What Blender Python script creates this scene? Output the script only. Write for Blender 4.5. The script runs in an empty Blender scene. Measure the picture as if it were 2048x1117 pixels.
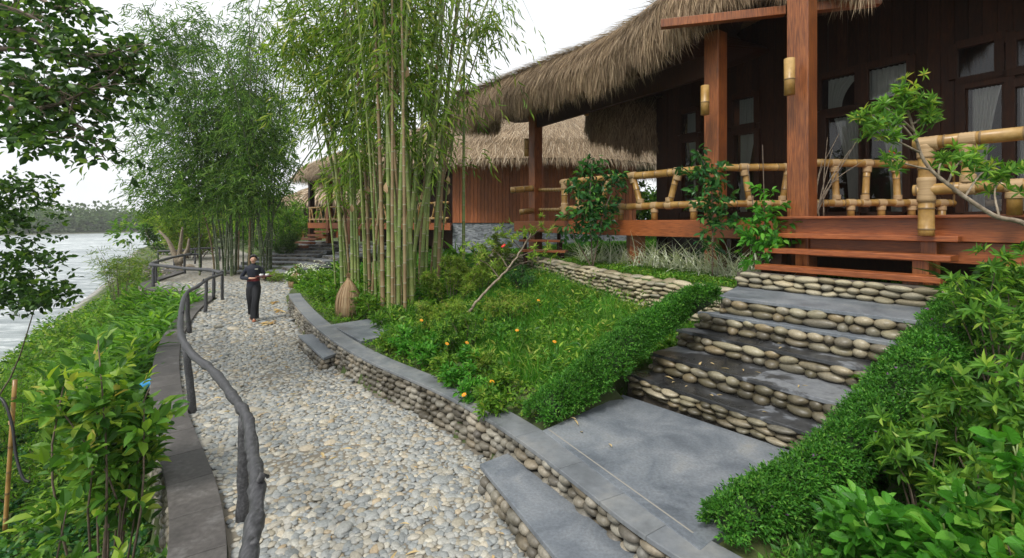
import bpy, math
import numpy as np
from mathutils import Vector
R = math.radians
rng = np.random.default_rng(7)
SC = bpy.context.scene
COL = SC.collection
# ---------------------------------------------------------------- camera, sky, sun
HC, F, U0, V0 = 2.42, 960.0, 1024.0, 446.0
cam = bpy.data.cameras.new('camera'); camo = bpy.data.objects.new('camera', cam); COL.objects.link(camo)
camo.location = (0, 0, HC); camo.rotation_euler = (R(90), 0, 0)
cam.lens = 36*F/2048; cam.sensor_width = 36; cam.shift_y = -(558.5-V0)/2048
cam.clip_start = 0.05; cam.clip_end = 9000
SC.camera = camo
SC.view_settings.view_transform = 'Standard'; SC.view_settings.look = 'None'
SC.view_settings.exposure = 0.6; SC.view_settings.gamma = 1
SUN_EL, SUN_AZ = 52, 215      # azimuth clockwise from +Y
w = bpy.data.worlds.new('World'); SC.world = w; w.use_nodes = True
nt = w.node_tree; N = nt.nodes; L = nt.links; N.clear()
out = N.new('ShaderNodeOutputWorld'); bg = N.new('ShaderNodeBackground'); sky = N.new('ShaderNodeTexSky')
sky.sky_type = 'NISHITA'; sky.sun_disc = False; sky.sun_elevation = R(SUN_EL); sky.sun_rotation = R(SUN_AZ)
sky.air_density = 1; sky.dust_density = 4
tc = N.new('ShaderNodeTexCoord'); nz = N.new('ShaderNodeTexNoise'); nz.inputs['Scale'].default_value = 2.2; nz.inputs['Detail'].default_value = 4
mp = N.new('ShaderNodeMapping'); mp.inputs['Scale'].default_value = (1, 1, 3.5)
rp = N.new('ShaderNodeValToRGB')
rp.color_ramp.elements[0].position = .3; rp.color_ramp.elements[0].color = (6.6, 6.9, 7.3, 1)
rp.color_ramp.elements[1].position = .62; rp.color_ramp.elements[1].color = (8.4, 8.5, 8.6, 1)
mx = N.new('ShaderNodeMix'); mx.data_type = 'RGBA'; mx.inputs[0].default_value = .93
L.new(tc.outputs['Generated'], mp.inputs[0]); L.new(mp.outputs[0], nz.inputs['Vector']); L.new(nz.outputs['Fac'], rp.inputs[0])
L.new(sky.outputs[0], mx.inputs['A']); L.new(rp.outputs[0], mx.inputs['B']); L.new(mx.outputs['Result'], bg.inputs[0])
bg.inputs[1].default_value = 0.1; L.new(bg.outputs[0], out.inputs[0])
sl = bpy.data.lights.new('sun', 'SUN'); sl.energy = 2.0; sl.angle = R(16); sl.color = (1, .96, .9)
so = bpy.data.objects.new('sun', sl); COL.objects.link(so)
sd = Vector((math.sin(R(SUN_AZ))*math.cos(R(SUN_EL)), math.cos(R(SUN_AZ))*math.cos(R(SUN_EL)), math.sin(R(SUN_EL))))
so.rotation_euler = sd.to_track_quat('Z', 'Y').to_euler()
SC.cycles.max_bounces = 6; SC.cycles.diffuse_bounces = 3; SC.cycles.glossy_bounces = 3
SC.cycles.transparent_max_bounces = 12; SC.cycles.transmission_bounces = 4

# ---------------------------------------------------------------- pixel to point
def P(u, v, Y): return np.array([(u-U0)/F*Y, Y, HC-(v-V0)/F*Y])
def G(u, v, z=0.0):
    Y = F*(HC-z)/(v-V0); return np.array([(u-U0)/F*Y, Y, z])

# ---------------------------------------------------------------- objects
def tag(o, label=None, cat=None, group=None, kind=None):
    if label: o['label'] = label
    if cat: o['category'] = cat
    if group: o['group'] = group
    if kind: o['kind'] = kind
    return o
def thing(name, label, cat, loc=(0, 0, 0), group=None, rz=0):
    o = bpy.data.objects.new(name, None); COL.objects.link(o); o.location = tuple(float(c) for c in loc); o.rotation_euler = (0, 0, rz)
    o.empty_display_size = .1
    return tag(o, label, cat, group)
def dup(root, loc=None, rz=None, sc=None, label=None):
    r = root.copy(); COL.objects.link(r)
    if loc is not None: r.location = tuple(float(c) for c in loc)
    if rz is not None: r.rotation_euler = (0, 0, rz)
    if sc is not None: r.scale = (sc,)*3
    if label: r['label'] = label
    for ch in list(root.children):
        c = ch.copy(); COL.objects.link(c); c.parent = r
        for g in list(ch.children):
            d = g.copy(); COL.objects.link(d); d.parent = c
    return r

class MB:
    def __init__(s): s.V = []; s.Fs = []; s.n = 0
    def add(s, V, Fa, mi=0):
        V = np.asarray(V, dtype=np.float32).reshape(-1, 3); Fa = np.asarray(Fa, dtype=np.int64)
        s.V.append(V); s.Fs.append((Fa+s.n, mi)); s.n += len(V); return s
    def build(s, name, mats, parent=None, smooth=False, bevel=0, origin=None):
        me = bpy.data.meshes.new(name)
        V = np.concatenate(s.V) if s.V else np.zeros((0, 3), np.float32)
        off = None
        if parent is not None:
            off = np.array(parent.matrix_world.translation) if False else np.zeros(3)
            p = parent; o3 = np.zeros(3)
            while p is not None: o3 += np.array(p.location); p = p.parent
            off = o3
        elif origin is not None: off = np.array(origin, dtype=float)
        if off is not None: V = V-off.astype(np.float32)
        me.vertices.add(len(V)); me.vertices.foreach_set('co', V.ravel())
        lv = np.concatenate([f.ravel() for f, _ in s.Fs]) if s.Fs else np.zeros(0, int)
        tot = np.concatenate([np.full(len(f), f.shape[1]) for f, _ in s.Fs]) if s.Fs else np.zeros(0, int)
        mi = np.concatenate([np.full(len(f), m) for f, m in s.Fs]) if s.Fs else np.zeros(0, int)
        st = np.concatenate([[0], np.cumsum(tot)[:-1]]) if len(tot) else tot
        me.loops.add(len(lv)); me.loops.foreach_set('vertex_index', lv.astype(np.int32))
        me.polygons.add(len(tot)); me.polygons.foreach_set('loop_start', st.astype(np.int32))
        me.polygons.foreach_set('loop_total', tot.astype(np.int32))
        me.polygons.foreach_set('material_index', mi.astype(np.int32))
        me.polygons.foreach_set('use_smooth', np.full(len(tot), bool(smooth)))
        for m in (mats if isinstance(mats, (list, tuple)) else [mats]): me.materials.append(m)
        me.update(calc_edges=True); me.validate()
        o = bpy.data.objects.new(name, me); COL.objects.link(o)
        if parent is not None: o.parent = parent
        elif origin is not None: o.location = tuple(float(c) for c in origin)
        if bevel:
            b = o.modifiers.new('bevel', 'BEVEL'); b.width = bevel; b.segments = 2; b.limit_method = 'ANGLE'
        return o

BOXF = np.array([[0, 3, 2, 1], [4, 5, 6, 7], [0, 1, 5, 4], [1, 2, 6, 5], [2, 3, 7, 6], [3, 0, 4, 7]])
def nrm(a):
    a = np.asarray(a, float); return a/np.maximum(np.linalg.norm(a, axis=-1, keepdims=True), 1e-9)
def box_between(mb, a, b, wd, ht, mi=0, up=(0, 0, 1)):
    """beam of section wd x ht with axis a-b"""
    a = np.array(a, float); b = np.array(b, float); d = nrm(b-a); s = nrm(np.cross(d, up)); t = np.cross(s, d)
    V = [p+s*x*wd/2+t*y*ht/2 for p in (a, b) for x, y in ((-1, -1), (1, -1), (1, 1), (-1, 1))]
    mb.add(V, BOXF, mi)
def prism(mb, poly, z0, z1, mi=0):
    """vertical prism over a convex polygon (n,2 ccw); z may be arrays"""
    poly = np.array(poly, float)[:, :2]; n = len(poly)
    a = np.array([[x, y] for x, y in poly])
    if np.sum(a[:, 0]*np.roll(a[:, 1], -1)-np.roll(a[:, 0], -1)*a[:, 1]) < 0: a = a[::-1]
    z0 = np.broadcast_to(z0, n); z1 = np.broadcast_to(z1, n)
    V = np.concatenate([np.c_[a, z0], np.c_[a, z1]])
    mb.add(V, [list(range(n))[::-1]], mi); mb.Fs[-1] = (mb.Fs[-1][0], mi)
    k = mb.n-2*n
    mb.Fs.append((np.array([list(range(n, 2*n))])+k, mi))
    mb.Fs.append((np.array([[i, (i+1) % n, n+(i+1) % n, n+i] for i in range(n)])+k, mi))
def catmull(pts, n):
    pts = np.array(pts, float); k = len(pts)
    if k < 3:
        t = np.linspace(0, 1, n)[:, None]; return pts[0]*(1-t)+pts[-1]*t
    q = np.concatenate([[2*pts[0]-pts[1]], pts, [2*pts[-1]-pts[-2]]])
    t = np.linspace(0, k-1, n); i = np.minimum(t.astype(int), k-2); f = (t-i)[:, None]
    p0, p1, p2, p3 = q[i], q[i+1], q[i+2], q[i+3]
    return .5*((2*p1)+(-p0+p2)*f+(2*p0-5*p1+4*p2-p3)*f**2+(-p0+3*p1-3*p2+p3)*f**3)
def tube(mb, pts, r, sides=8, mi=0, cap=True, rfun=None):
    pts = np.array(pts, float); n = len(pts); r = np.broadcast_to(r, n).astype(float)
    d = nrm(np.gradient(pts, axis=0)); ref = np.array([0, 0, 1.]) if abs(d[0][2]) < .9 else np.array([1., 0, 0])
    s = nrm(np.cross(d[0], ref)); S = [s]
    for i in range(1, n):
        s = S[-1]-d[i]*np.dot(S[-1], d[i]); S.append(nrm(s))
    S = np.array(S); T = np.cross(d, S)
    a = np.linspace(0, 2*np.pi, sides, endpoint=False)
    rr = r[:, None]*np.ones((n, sides))
    if rfun is not None: rr = rr*rfun(n, sides)
    V = pts[:, None]+S[:, None]*(np.cos(a)[None, :, None]*rr[..., None])+T[:, None]*(np.sin(a)[None, :, None]*rr[..., None])
    i = np.arange(n-1)[:, None]*sides; j = np.arange(sides)[None]; j2 = (j+1) % sides
    Q = np.stack([i+j, i+j2, i+sides+j2, i+sides+j], -1).reshape(-1, 4)
    if isinstance(mi, np.ndarray):
        k = mb.n; mb.V.append(V.reshape(-1, 3).astype(np.float32)); mb.n += n*sides
        mf = np.repeat(mi[:n-1], sides)
        for m in np.unique(mf): mb.Fs.append((Q[mf == m]+k, int(m)))
        m0 = int(mi[0])
    else: mb.add(V.reshape(-1, 3), Q, mi); m0 = mi; k = mb.n-n*sides
    if cap:
        mb.Fs.append((np.array([list(range(sides))[::-1]])+k, m0)); mb.Fs.append((np.array([list(range((n-1)*sides, n*sides))])+k, m0))
def inst(mb, T, Fa, C, M, mi=0):
    """copies of template T at centres C (k,3) with matrices M (k,3,3), columns = axes"""
    k, m = len(C), len(T)
    if k == 0: return
    V = np.einsum('kij,mj->kmi', M, T)+np.asarray(C)[:, None]
    Fa = np.asarray(Fa); FF = (Fa[None]+(np.arange(k)*m)[:, None, None]).reshape(-1, Fa.shape[1])
    mb.add(V.reshape(-1, 3), FF, mi)
def frames(d, up=None, roll=.0):
    d = nrm(d); k = len(d)
    u = np.tile([0, 0, 1.], (k, 1)) if up is None else np.asarray(up, float)
    u = u+rng.normal(0, 1, (k, 3))*roll+1e-4
    s = nrm(np.cross(d, u)); n = np.cross(s, d)
    return s, d, n
def scale_frames(s, d, n, a, b, c):
    f = lambda x: np.asarray(x, float).reshape(-1, 1)
    return np.stack([s*f(a), d*f(b), n*f(c)], -1)
def ico(sub):
    t = (1+5**.5)/2
    V = [(-1, t, 0), (1, t, 0), (-1, -t, 0), (1, -t, 0), (0, -1, t), (0, 1, t), (0, -1, -t), (0, 1, -t), (t, 0, -1), (t, 0, 1), (-t, 0, -1), (-t, 0, 1)]
    Fc = [(0, 11, 5), (0, 5, 1), (0, 1, 7), (0, 7, 10), (0, 10, 11), (1, 5, 9), (5, 11, 4), (11, 10, 2), (10, 7, 6), (7, 1, 8), (3, 9, 4), (3, 4, 2), (3, 2, 6), (3, 6, 8), (3, 8, 9), (4, 9, 5), (2, 4, 11), (6, 2, 10), (8, 6, 7), (9, 8, 1)]
    V = [np.array(v)/np.linalg.norm(v) for v in V]
    for _ in range(sub):
        c = {}; nf = []
        def mid(a, b):
            k = (min(a, b), max(a, b))
            if k not in c: m = V[a]+V[b]; V.append(m/np.linalg.norm(m)); c[k] = len(V)-1
            return c[k]
        for a, b, d in Fc:
            x, y, z = mid(a, b), mid(b, d), mid(d, a); nf += [(a, x, z), (x, b, y), (z, y, d), (x, y, z)]
        Fc = nf
    return np.array(V), np.array(Fc)
ICO1, ICO1F = ico(1); ICO0, ICO0F = ico(0); ICO2, ICO2F = ico(2)

# ---------------------------------------------------------------- materials
def mk(name):
    m = bpy.data.materials.new(name); m.use_nodes = True; t = m.node_tree; t.nodes.clear()
    o = t.nodes.new('ShaderNodeOutputMaterial'); return m, t, t.nodes, t.links, o
def ramp(n, stops):
    r = n.new('ShaderNodeValToRGB'); e = r.color_ramp.elements
    while len(e) < len(stops): e.new(.5)
    for i, (p, c) in enumerate(stops): e[i].position = p; e[i].color = (*c, 1)
    return r
def noise(n, l, scale, detail=3, rough=.55, coord='Object', stretch=None, dist=0):
    tc = n.new('ShaderNodeTexCoord'); z = n.new('ShaderNodeTexNoise'); z.inputs['Scale'].default_value = scale
    z.inputs['Detail'].default_value = detail; z.inputs['Roughness'].default_value = rough; z.inputs['Distortion'].default_value = dist
    if stretch:
        m = n.new('ShaderNodeMapping'); m.inputs['Scale'].default_value = stretch
        if len(stretch) > 3: pass
        l.new(tc.outputs[coord], m.inputs[0]); l.new(m.outputs[0], z.inputs['Vector'])
    else: l.new(tc.outputs[coord], z.inputs['Vector'])
    return z
def mixc(n, l, a, b, fac, mode='MIX'):
    m = n.new('ShaderNodeMix'); m.data_type = 'RGBA'; m.blend_type = mode
    for s, x in (('A', a), ('B', b)):
        if isinstance(x, tuple): m.inputs[s].default_value = (*x, 1)
        else: l.new(x, m.inputs[s])
    if isinstance(fac, (int, float)): m.inputs[0].default_value = fac
    else: l.new(fac, m.inputs[0])
    return m.outputs['Result']
def bump(n, l, h, strength, dist=.02):
    b = n.new('ShaderNodeBump'); b.inputs['Strength'].default_value = strength; b.inputs['Distance'].default_value = dist
    l.new(h, b.inputs['Height']); return b.outputs[0]
def leaf_mat(name, stops, trans=.35, rough=.5, var=1.2, spec=.18):
    m, t, n, l, o = mk(name); g = n.new('ShaderNodeNewGeometry'); r = ramp(n, stops); l.new(g.outputs['Random Per Island'], r.inputs[0])
    z = noise(n, l, var, 2); rz = ramp(n, [(.3, (.72, .72, .72)), (.7, (1.2, 1.2, 1.2))]); l.new(z.outputs['Fac'], rz.inputs[0])
    c = mixc(n, l, r.outputs[0], rz.outputs[0], 1.0, 'MULTIPLY')
    p = n.new('ShaderNodeBsdfPrincipled'); p.inputs['Roughness'].default_value = rough; p.inputs['Specular IOR Level'].default_value = spec
    l.new(c, p.inputs['Base Color']); tr = n.new('ShaderNodeBsdfTranslucent')
    tcx = mixc(n, l, c, (1.5, 1.6, .6), 1.0, 'MULTIPLY'); l.new(tcx, tr.inputs[0])
    s = n.new('ShaderNodeMixShader'); s.inputs[0].default_value = trans; l.new(p.outputs[0], s.inputs[1]); l.new(tr.outputs[0], s.inputs[2]); l.new(s.outputs[0], o.inputs[0]); return m
def stone_mat(name, stops, rough=.55, moss=None, grime=.0):
    m, t, n, l, o = mk(name); g = n.new('ShaderNodeNewGeometry'); r = ramp(n, stops); l.new(g.outputs['Random Per Island'], r.inputs[0])
    z = noise(n, l, 55, 4, .7); rz = ramp(n, [(.3, (.7, .7, .7)), (.7, (1.25, 1.25, 1.22))]); l.new(z.outputs['Fac'], rz.inputs[0])
    c = mixc(n, l, r.outputs[0], rz.outputs[0], 1.0, 'MULTIPLY')
    if grime:
        z2 = noise(n, l, 1.7, 4, .65); r2 = ramp(n, [(.42, (0, 0, 0)), (.62, (grime, grime, grime))]); l.new(z2.outputs['Fac'], r2.inputs[0])
        c = mixc(n, l, c, moss or (.05, .045, .03), r2.outputs[0])
    p = n.new('ShaderNodeBsdfPrincipled'); p.inputs['Roughness'].default_value = rough; l.new(c, p.inputs['Base Color'])
    l.new(bump(n, l, z.outputs['Fac'], .25, .006), p.inputs['Normal']); l.new(p.outputs[0], o.inputs[0]); return m
def noisy_mat(name, stops, scale=3, rough=(.5, .7), stretch=None, bumps=.3, detail=6, bd=.01, scale2=None, stops2=None, spec=.5, dist=0, island=None):
    m, t, n, l, o = mk(name); z = noise(n, l, scale, detail, .6, stretch=stretch, dist=dist); r = ramp(n, stops); l.new(z.outputs['Fac'], r.inputs[0]); c = r.outputs[0]
    if scale2:
        z2 = noise(n, l, scale2, 4, .6); r2 = ramp(n, stops2); l.new(z2.outputs['Fac'], r2.inputs[0]); c = mixc(n, l, c, r2.outputs[0], 1.0, 'MULTIPLY')
    if island:
        g = n.new('ShaderNodeNewGeometry'); r3 = ramp(n, island); l.new(g.outputs['Random Per Island'], r3.inputs[0]); c = mixc(n, l, c, r3.outputs[0], 1.0, 'MULTIPLY')
    p = n.new('ShaderNodeBsdfPrincipled'); p.inputs['Specular IOR Level'].default_value = spec; l.new(c, p.inputs['Base Color'])
    rr = n.new('ShaderNodeMapRange'); rr.inputs[3].default_value = rough[0]; rr.inputs[4].default_value = rough[1]; rr.inputs[1].default_value = .3; rr.inputs[2].default_value = .7
    l.new(z.outputs['Fac'], rr.inputs[0]); l.new(rr.outputs[0], p.inputs['Roughness'])
    if bumps: l.new(bump(n, l, z.outputs['Fac'], bumps, bd), p.inputs['Normal'])
    l.new(p.outputs[0], o.inputs[0]); return m
def flat_mat(name, c, rough=.5, metal=0, emit=None):
    m, t, n, l, o = mk(name); p = n.new('ShaderNodeBsdfPrincipled')
    z = noise(n, l, 20, 3); c2 = mixc(n, l, c, tuple(x*.8 for x in c), z.outputs['Fac']); l.new(c2, p.inputs['Base Color'])
    p.inputs['Roughness'].default_value = rough; p.inputs['Metallic'].default_value = metal; l.new(p.outputs[0], o.inputs[0]); return m

PEB = [(0, (.17, .18, .18)), (.2, (.25, .265, .26)), (.4, (.33, .335, .315)), (.55, (.30, .27, .205)), (.7, (.38, .36, .31)), (.82, (.22, .24, .25)), (.94, (.48, .45, .37)), (1, (.34, .26, .16))]
M = dict(
 pebble=stone_mat('pebbles', PEB, .5),
 wallstone=stone_mat('wall_cobbles', [(0, (.09, .08, .065)), (.25, (.20, .18, .14)), (.5, (.30, .28, .23)), (.7, (.14, .135, .12)), (.85, (.24, .20, .14)), (1, (.36, .33, .27))], .5, (.045, .038, .022), .85),
 palestone=stone_mat('pale_cobbles', [(0, (.24, .20, .12)), (.3, (.38, .33, .21)), (.6, (.45, .40, .28)), (.8, (.28, .26, .20)), (1, (.50, .42, .27))], .6, (.09, .08, .05), .4),
 stairstone=stone_mat('stair_cobbles', [(0, (.10, .085, .05)), (.22, (.22, .19, .12)), (.45, (.32, .285, .19)), (.62, (.13, .12, .095)), (.8, (.26, .20, .11)), (1, (.38, .34, .25))], .4, (.045, .038, .02), .85),
 slab=noisy_mat('blue_grey_slab', [(.28, (.085, .098, .115)), (.44, (.14, .158, .178)), (.58, (.195, .212, .228)), (.68, (.23, .238, .238)), (.8, (.25, .24, .20))], 2.0, (.35, .65), None, .15, 8, .004, 45, [(.3, (.76, .76, .75)), (.7, (1.14, 1.14, 1.15))], dist=.6),
 pathslab=noisy_mat('coping_slab', [(.3, (.105, .115, .122)), (.5, (.165, .178, .188)), (.7, (.24, .24, .225))], 2.2, (.45, .7), None, .15, 8, .004, 18, [(.3, (.85, .85, .85)), (.7, (1.1, 1.1, 1.1))], island=[(0, (.93, .94, .96)), (1, (1.05, 1.04, 1.02))]),
 wetslab=noisy_mat('dark_wet_slab', [(.36, (.018, .018, .018)), (.5, (.035, .036, .037)), (.57, (.06, .062, .065)), (.60, (.17, .18, .195)), (.66, (.20, .21, .22))], 1.3, (.12, .5), None, .08, 7, .003, 20, [(.3, (.8, .8, .8)), (.7, (1.2, 1.2, 1.2))], dist=.8),  # pale upper stops paint the puddles' reflective sheen into the base colour
 darkcurb=noisy_mat('dark_curb', [(.3, (.05, .045, .042)), (.55, (.085, .078, .072)), (.75, (.15, .145, .14))], 3, (.5, .8), None, .2, 8, .004, 24, [(.3, (.8, .8, .8)), (.7, (1.2, 1.2, 1.2))], island=[(0, (.85, .85, .85)), (1, (1.2, 1.2, 1.2))]),
 mortar=noisy_mat('mortar', [(.3, (.05, .042, .03)), (.6, (.10, .085, .065)), (.8, (.15, .13, .10))], 9, (.8, .95), None, .6, 6, .01),
 logwood=noisy_mat('charred_log', [(.3, (.022, .022, .024)), (.5, (.05, .05, .054)), (.7, (.10, .10, .105))], 11, (.45, .7), (5, 1.2, 5), .5, 6, .006),
 wood=noisy_mat('red_brown_timber', [(.3, (.09, .024, .006)), (.5, (.23, .068, .016)), (.7, (.36, .125, .032))], 5, (.32, .55), (14, 14, .8), .2, 9, .004, 1.2, [(.3, (.6, .6, .6)), (.7, (1.2, 1.2, 1.2))]),
 woodh=noisy_mat('red_timber_planks', [(.3, (.11, .028, .008)), (.5, (.27, .076, .020)), (.7, (.40, .13, .038))], 5, (.3, .55), (1.2, 1.2, 22), .12, 8, .004, 1.2, [(.3, (.75, .75, .75)), (.7, (1.15, 1.15, 1.15))]),
 siding=noisy_mat('timber_siding', [(.25, (.22, .065, .024)), (.5, (.34, .11, .038)), (.75, (.44, .15, .052))], 4, (.4, .6), (6, 6, .8), .1, 6, .004, island=[(0, (.7, .7, .7)), (1, (1.2, 1.15, 1.1))]),
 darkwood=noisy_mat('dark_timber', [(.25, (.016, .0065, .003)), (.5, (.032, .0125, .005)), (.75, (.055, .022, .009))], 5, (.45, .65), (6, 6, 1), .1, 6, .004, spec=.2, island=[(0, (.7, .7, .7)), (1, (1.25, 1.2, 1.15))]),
 bamboo=noisy_mat('yellow_bamboo', [(.25, (.17, .085, .02)), (.5, (.33, .19, .05)), (.75, (.47, .31, .12))], 4, (.28, .45), None, .08, 5, .003, 30, [(.3, (.85, .85, .85)), (.7, (1.1, 1.1, 1.1))]),
 lash=noisy_mat('rattan_lashing', [(.3, (.26, .16, .065)), (.7, (.46, .32, .17))], 3, (.5, .7), (1, 1, 60), .5, 3, .006),
 node=noisy_mat('bamboo_node', [(.3, (.10, .06, .02)), (.7, (.22, .14, .06))], 8, (.5, .7), None, .2),
 culm=noisy_mat('green_culm', [(.25, (.07, .12, .024)), (.45, (.135, .19, .04)), (.6, (.21, .25, .065)), (.78, (.30, .27, .10))], 1.4, (.35, .5), None, .1, 6, .004, 25, [(.3, (.8, .8, .8)), (.7, (1.15, 1.15, 1.15))]),
 culmb=noisy_mat('brown_culm', [(.25, (.14, .09, .04)), (.5, (.22, .15, .07)), (.78, (.26, .22, .10))], 1.6, (.4, .6), None, .2, 6, .004),
 culmd=noisy_mat('dark_culm', [(.3, (.035, .055, .02)), (.5, (.07, .10, .035)), (.7, (.14, .16, .07))], 1.3, (.4, .6), None, .1, 6, .004),
 cnode=noisy_mat('culm_node', [(.3, (.20, .20, .12)), (.7, (.36, .34, .24))], 6, (.5, .7), None, .1),
 sheath=flat_mat('papery_sheath', (.50, .34, .18), .7),
 thatch=leaf_mat('thatch', [(0, (.14, .092, .055)), (.3, (.26, .18, .11)), (.6, (.37, .27, .17)), (.85, (.50, .38, .25)), (1, (.11, .07, .04))], .12, .6, .8, .2),
 thatchp=leaf_mat('pale_thatch', [(0, (.24, .17, .11)), (.4, (.38, .285, .185)), (.8, (.50, .39, .27)), (.96, (.70, .60, .46)), (1, (.16, .115, .075))], .1, .6, .5, .2),
 thatchb=noisy_mat('thatch_core', [(.3, (.10, .07, .04)), (.7, (.24, .17, .10))], 14, (.8, .95), None, .8, 5, .03),
 bark=noisy_mat('bark', [(.3, (.07, .05, .035)), (.6, (.16, .12, .085)), (.8, (.26, .22, .17))], 12, (.7, .9), None, .5, 6, .01),
 palebark=noisy_mat('pale_bark', [(.3, (.12, .09, .06)), (.55, (.25, .20, .14)), (.75, (.38, .33, .26))], 22, (.6, .8), None, .4, 6, .01),
 straw=leaf_mat('dry_straw', [(0, (.20, .12, .06)), (.5, (.36, .24, .13)), (1, (.48, .36, .22))], .1, .7),
 l_dark=leaf_mat('dark_tree_leaf', [(0, (.018, .046, .012)), (.5, (.045, .105, .022)), (.85, (.085, .18, .032)), (1, (.20, .30, .045))], .30, .40, .8),
 l_bamd=leaf_mat('dark_bamboo_leaf', [(0, (.034, .09, .014)), (.4, (.075, .165, .026)), (.8, (.14, .25, .042)), (1, (.19, .28, .07))], .35, .45, .5),
 l_bamy=leaf_mat('light_bamboo_leaf', [(0, (.06, .12, .018)), (.4, (.13, .225, .032)), (.8, (.22, .33, .05)), (1, (.38, .38, .12))], .42, .45, .6),
 l_shrub=leaf_mat('guava_leaf', [(0, (.035, .105, .018)), (.4, (.08, .20, .03)), (.75, (.15, .30, .042)), (1, (.34, .44, .06))], .35, .35, 1.5),
 l_new=leaf_mat('young_yellow_leaf', [(0, (.20, .34, .045)), (.6, (.32, .42, .06)), (1, (.46, .38, .10))], .4, .35, 3),
 l_ginger=leaf_mat('ginger_leaf', [(0, (.035, .11, .012)), (.4, (.08, .21, .02)), (.8, (.15, .32, .035)), (1, (.26, .42, .06))], .4, .38, 1),
 l_cover=leaf_mat('ground_cover_leaf', [(0, (.04, .11, .014)), (.4, (.09, .21, .020)), (.8, (.16, .31, .032)), (1, (.28, .36, .06))], .35, .5, 1.2),
 l_olive=leaf_mat('olive_leaf', [(0, (.08, .15, .022)), (.4, (.16, .26, .035)), (.8, (.26, .40, .05)), (1, (.38, .36, .10))], .35, .45, 1.5),
 l_grass=leaf_mat('grass_blade', [(0, (.035, .13, .012)), (.5, (.075, .25, .022)), (.85, (.14, .36, .04)), (1, (.30, .40, .10))], .35, .45, 1.5),
 l_hedge=leaf_mat('hedge_leaf', [(0, (.022, .09, .012)), (.4, (.048, .17, .020)), (.85, (.09, .26, .032)), (1, (.17, .34, .05))], .3, .4, 2.5),
 l_bright=leaf_mat('bright_lobed_leaf', [(0, (.03, .13, .015)), (.4, (.06, .22, .022)), (.85, (.10, .32, .035)), (1, (.20, .42, .06))], .35, .35, 2),
 l_azalea=leaf_mat('azalea_leaf', [(0, (.04, .12, .018)), (.5, (.095, .225, .03)), (.85, (.17, .34, .042)), (1, (.32, .44, .07))], .35, .35, 2.5),
 l_vine=leaf_mat('vine_leaf', [(0, (.015, .06, .02)), (.4, (.03, .11, .03)), (.85, (.06, .18, .04)), (1, (.13, .30, .05))], .3, .3, 2.5),
 l_ribbon=leaf_mat('ribbon_grass_blade', [(0, (.45, .52, .34)), (.5, (.68, .72, .58)), (1, (.80, .80, .70))], .15, .45, 2),
 l_far=leaf_mat('far_forest_leaf', [(0, (.05, .095, .04)), (.5, (.085, .14, .055)), (1, (.13, .19, .07))], .2, .7, .05),
 soil=noisy_mat('soil', [(.3, (.06, .045, .028)), (.6, (.11, .085, .055)), (.8, (.15, .12, .08))], 6, (.85, .95), None, .5, 8, .02),
 orange=leaf_mat('orange_petal', [(0, (.85, .30, .02)), (1, (.95, .48, .03))], .3, .6),
 red=leaf_mat('red_petal', [(0, (.75, .02, .03)), (1, (.85, .06, .05))], .3, .5),
 white=leaf_mat('white_petal', [(0, (.75, .78, .75)), (1, (.85, .86, .83))], .3, .6),
 purple=leaf_mat('purple_petal', [(0, (.22, .08, .28)), (1, (.38, .18, .42))], .3, .6),
 curtain=flat_mat('cream_curtain', (.62, .60, .54), .8),
 blue=flat_mat('blue_plastic', (.03, .30, .62), .35),
 rubber=flat_mat('black_hose', (.012, .012, .013), .45),
 skin=flat_mat('skin', (.60, .34, .23), .5),
 hair=flat_mat('black_hair', (.012, .010, .009), .4),
 navy=flat_mat('navy_cloth', (.012, .016, .028), .8),
 black=flat_mat('black_cloth', (.010, .011, .015), .8),
 sash=flat_mat('dark_red_sash', (.16, .012, .016), .7),
 china=flat_mat('white_china', (.80, .80, .80), .2),
 tan=flat_mat('tan_leather', (.38, .13, .06), .5),
 traym=flat_mat('tray_lacquer', (.10, .02, .015), .35),
 dryleaf=leaf_mat('dry_leaf', [(0, (.38, .22, .07)), (.5, (.50, .34, .14)), (1, (.58, .46, .25))], .15, .6),
)
def glass_mat():
    m, t, n, l, o = mk('window_glass'); a = n.new('ShaderNodeBsdfTransparent'); a.inputs[0].default_value = (.75, .78, .78, 1)
    g = n.new('ShaderNodeBsdfGlossy'); g.inputs['Roughness'].default_value = .01; f = n.new('ShaderNodeFresnel'); f.inputs[0].default_value = 1.6
    s = n.new('ShaderNodeMixShader'); l.new(f.outputs[0], s.inputs[0]); l.new(a.outputs[0], s.inputs[1]); l.new(g.outputs[0], s.inputs[2]); l.new(s.outputs[0], o.inputs[0]); return m
M['glass'] = glass_mat()
M['jointm'] = flat_mat('joint_mortar', (.30, .28, .24), .9)
M['darkgreen'] = noisy_mat('hedge_inside', [(.3, (.010, .022, .006)), (.7, (.03, .06, .014))], 30, (.9, .95), None, .8, 4, .02)

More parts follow.
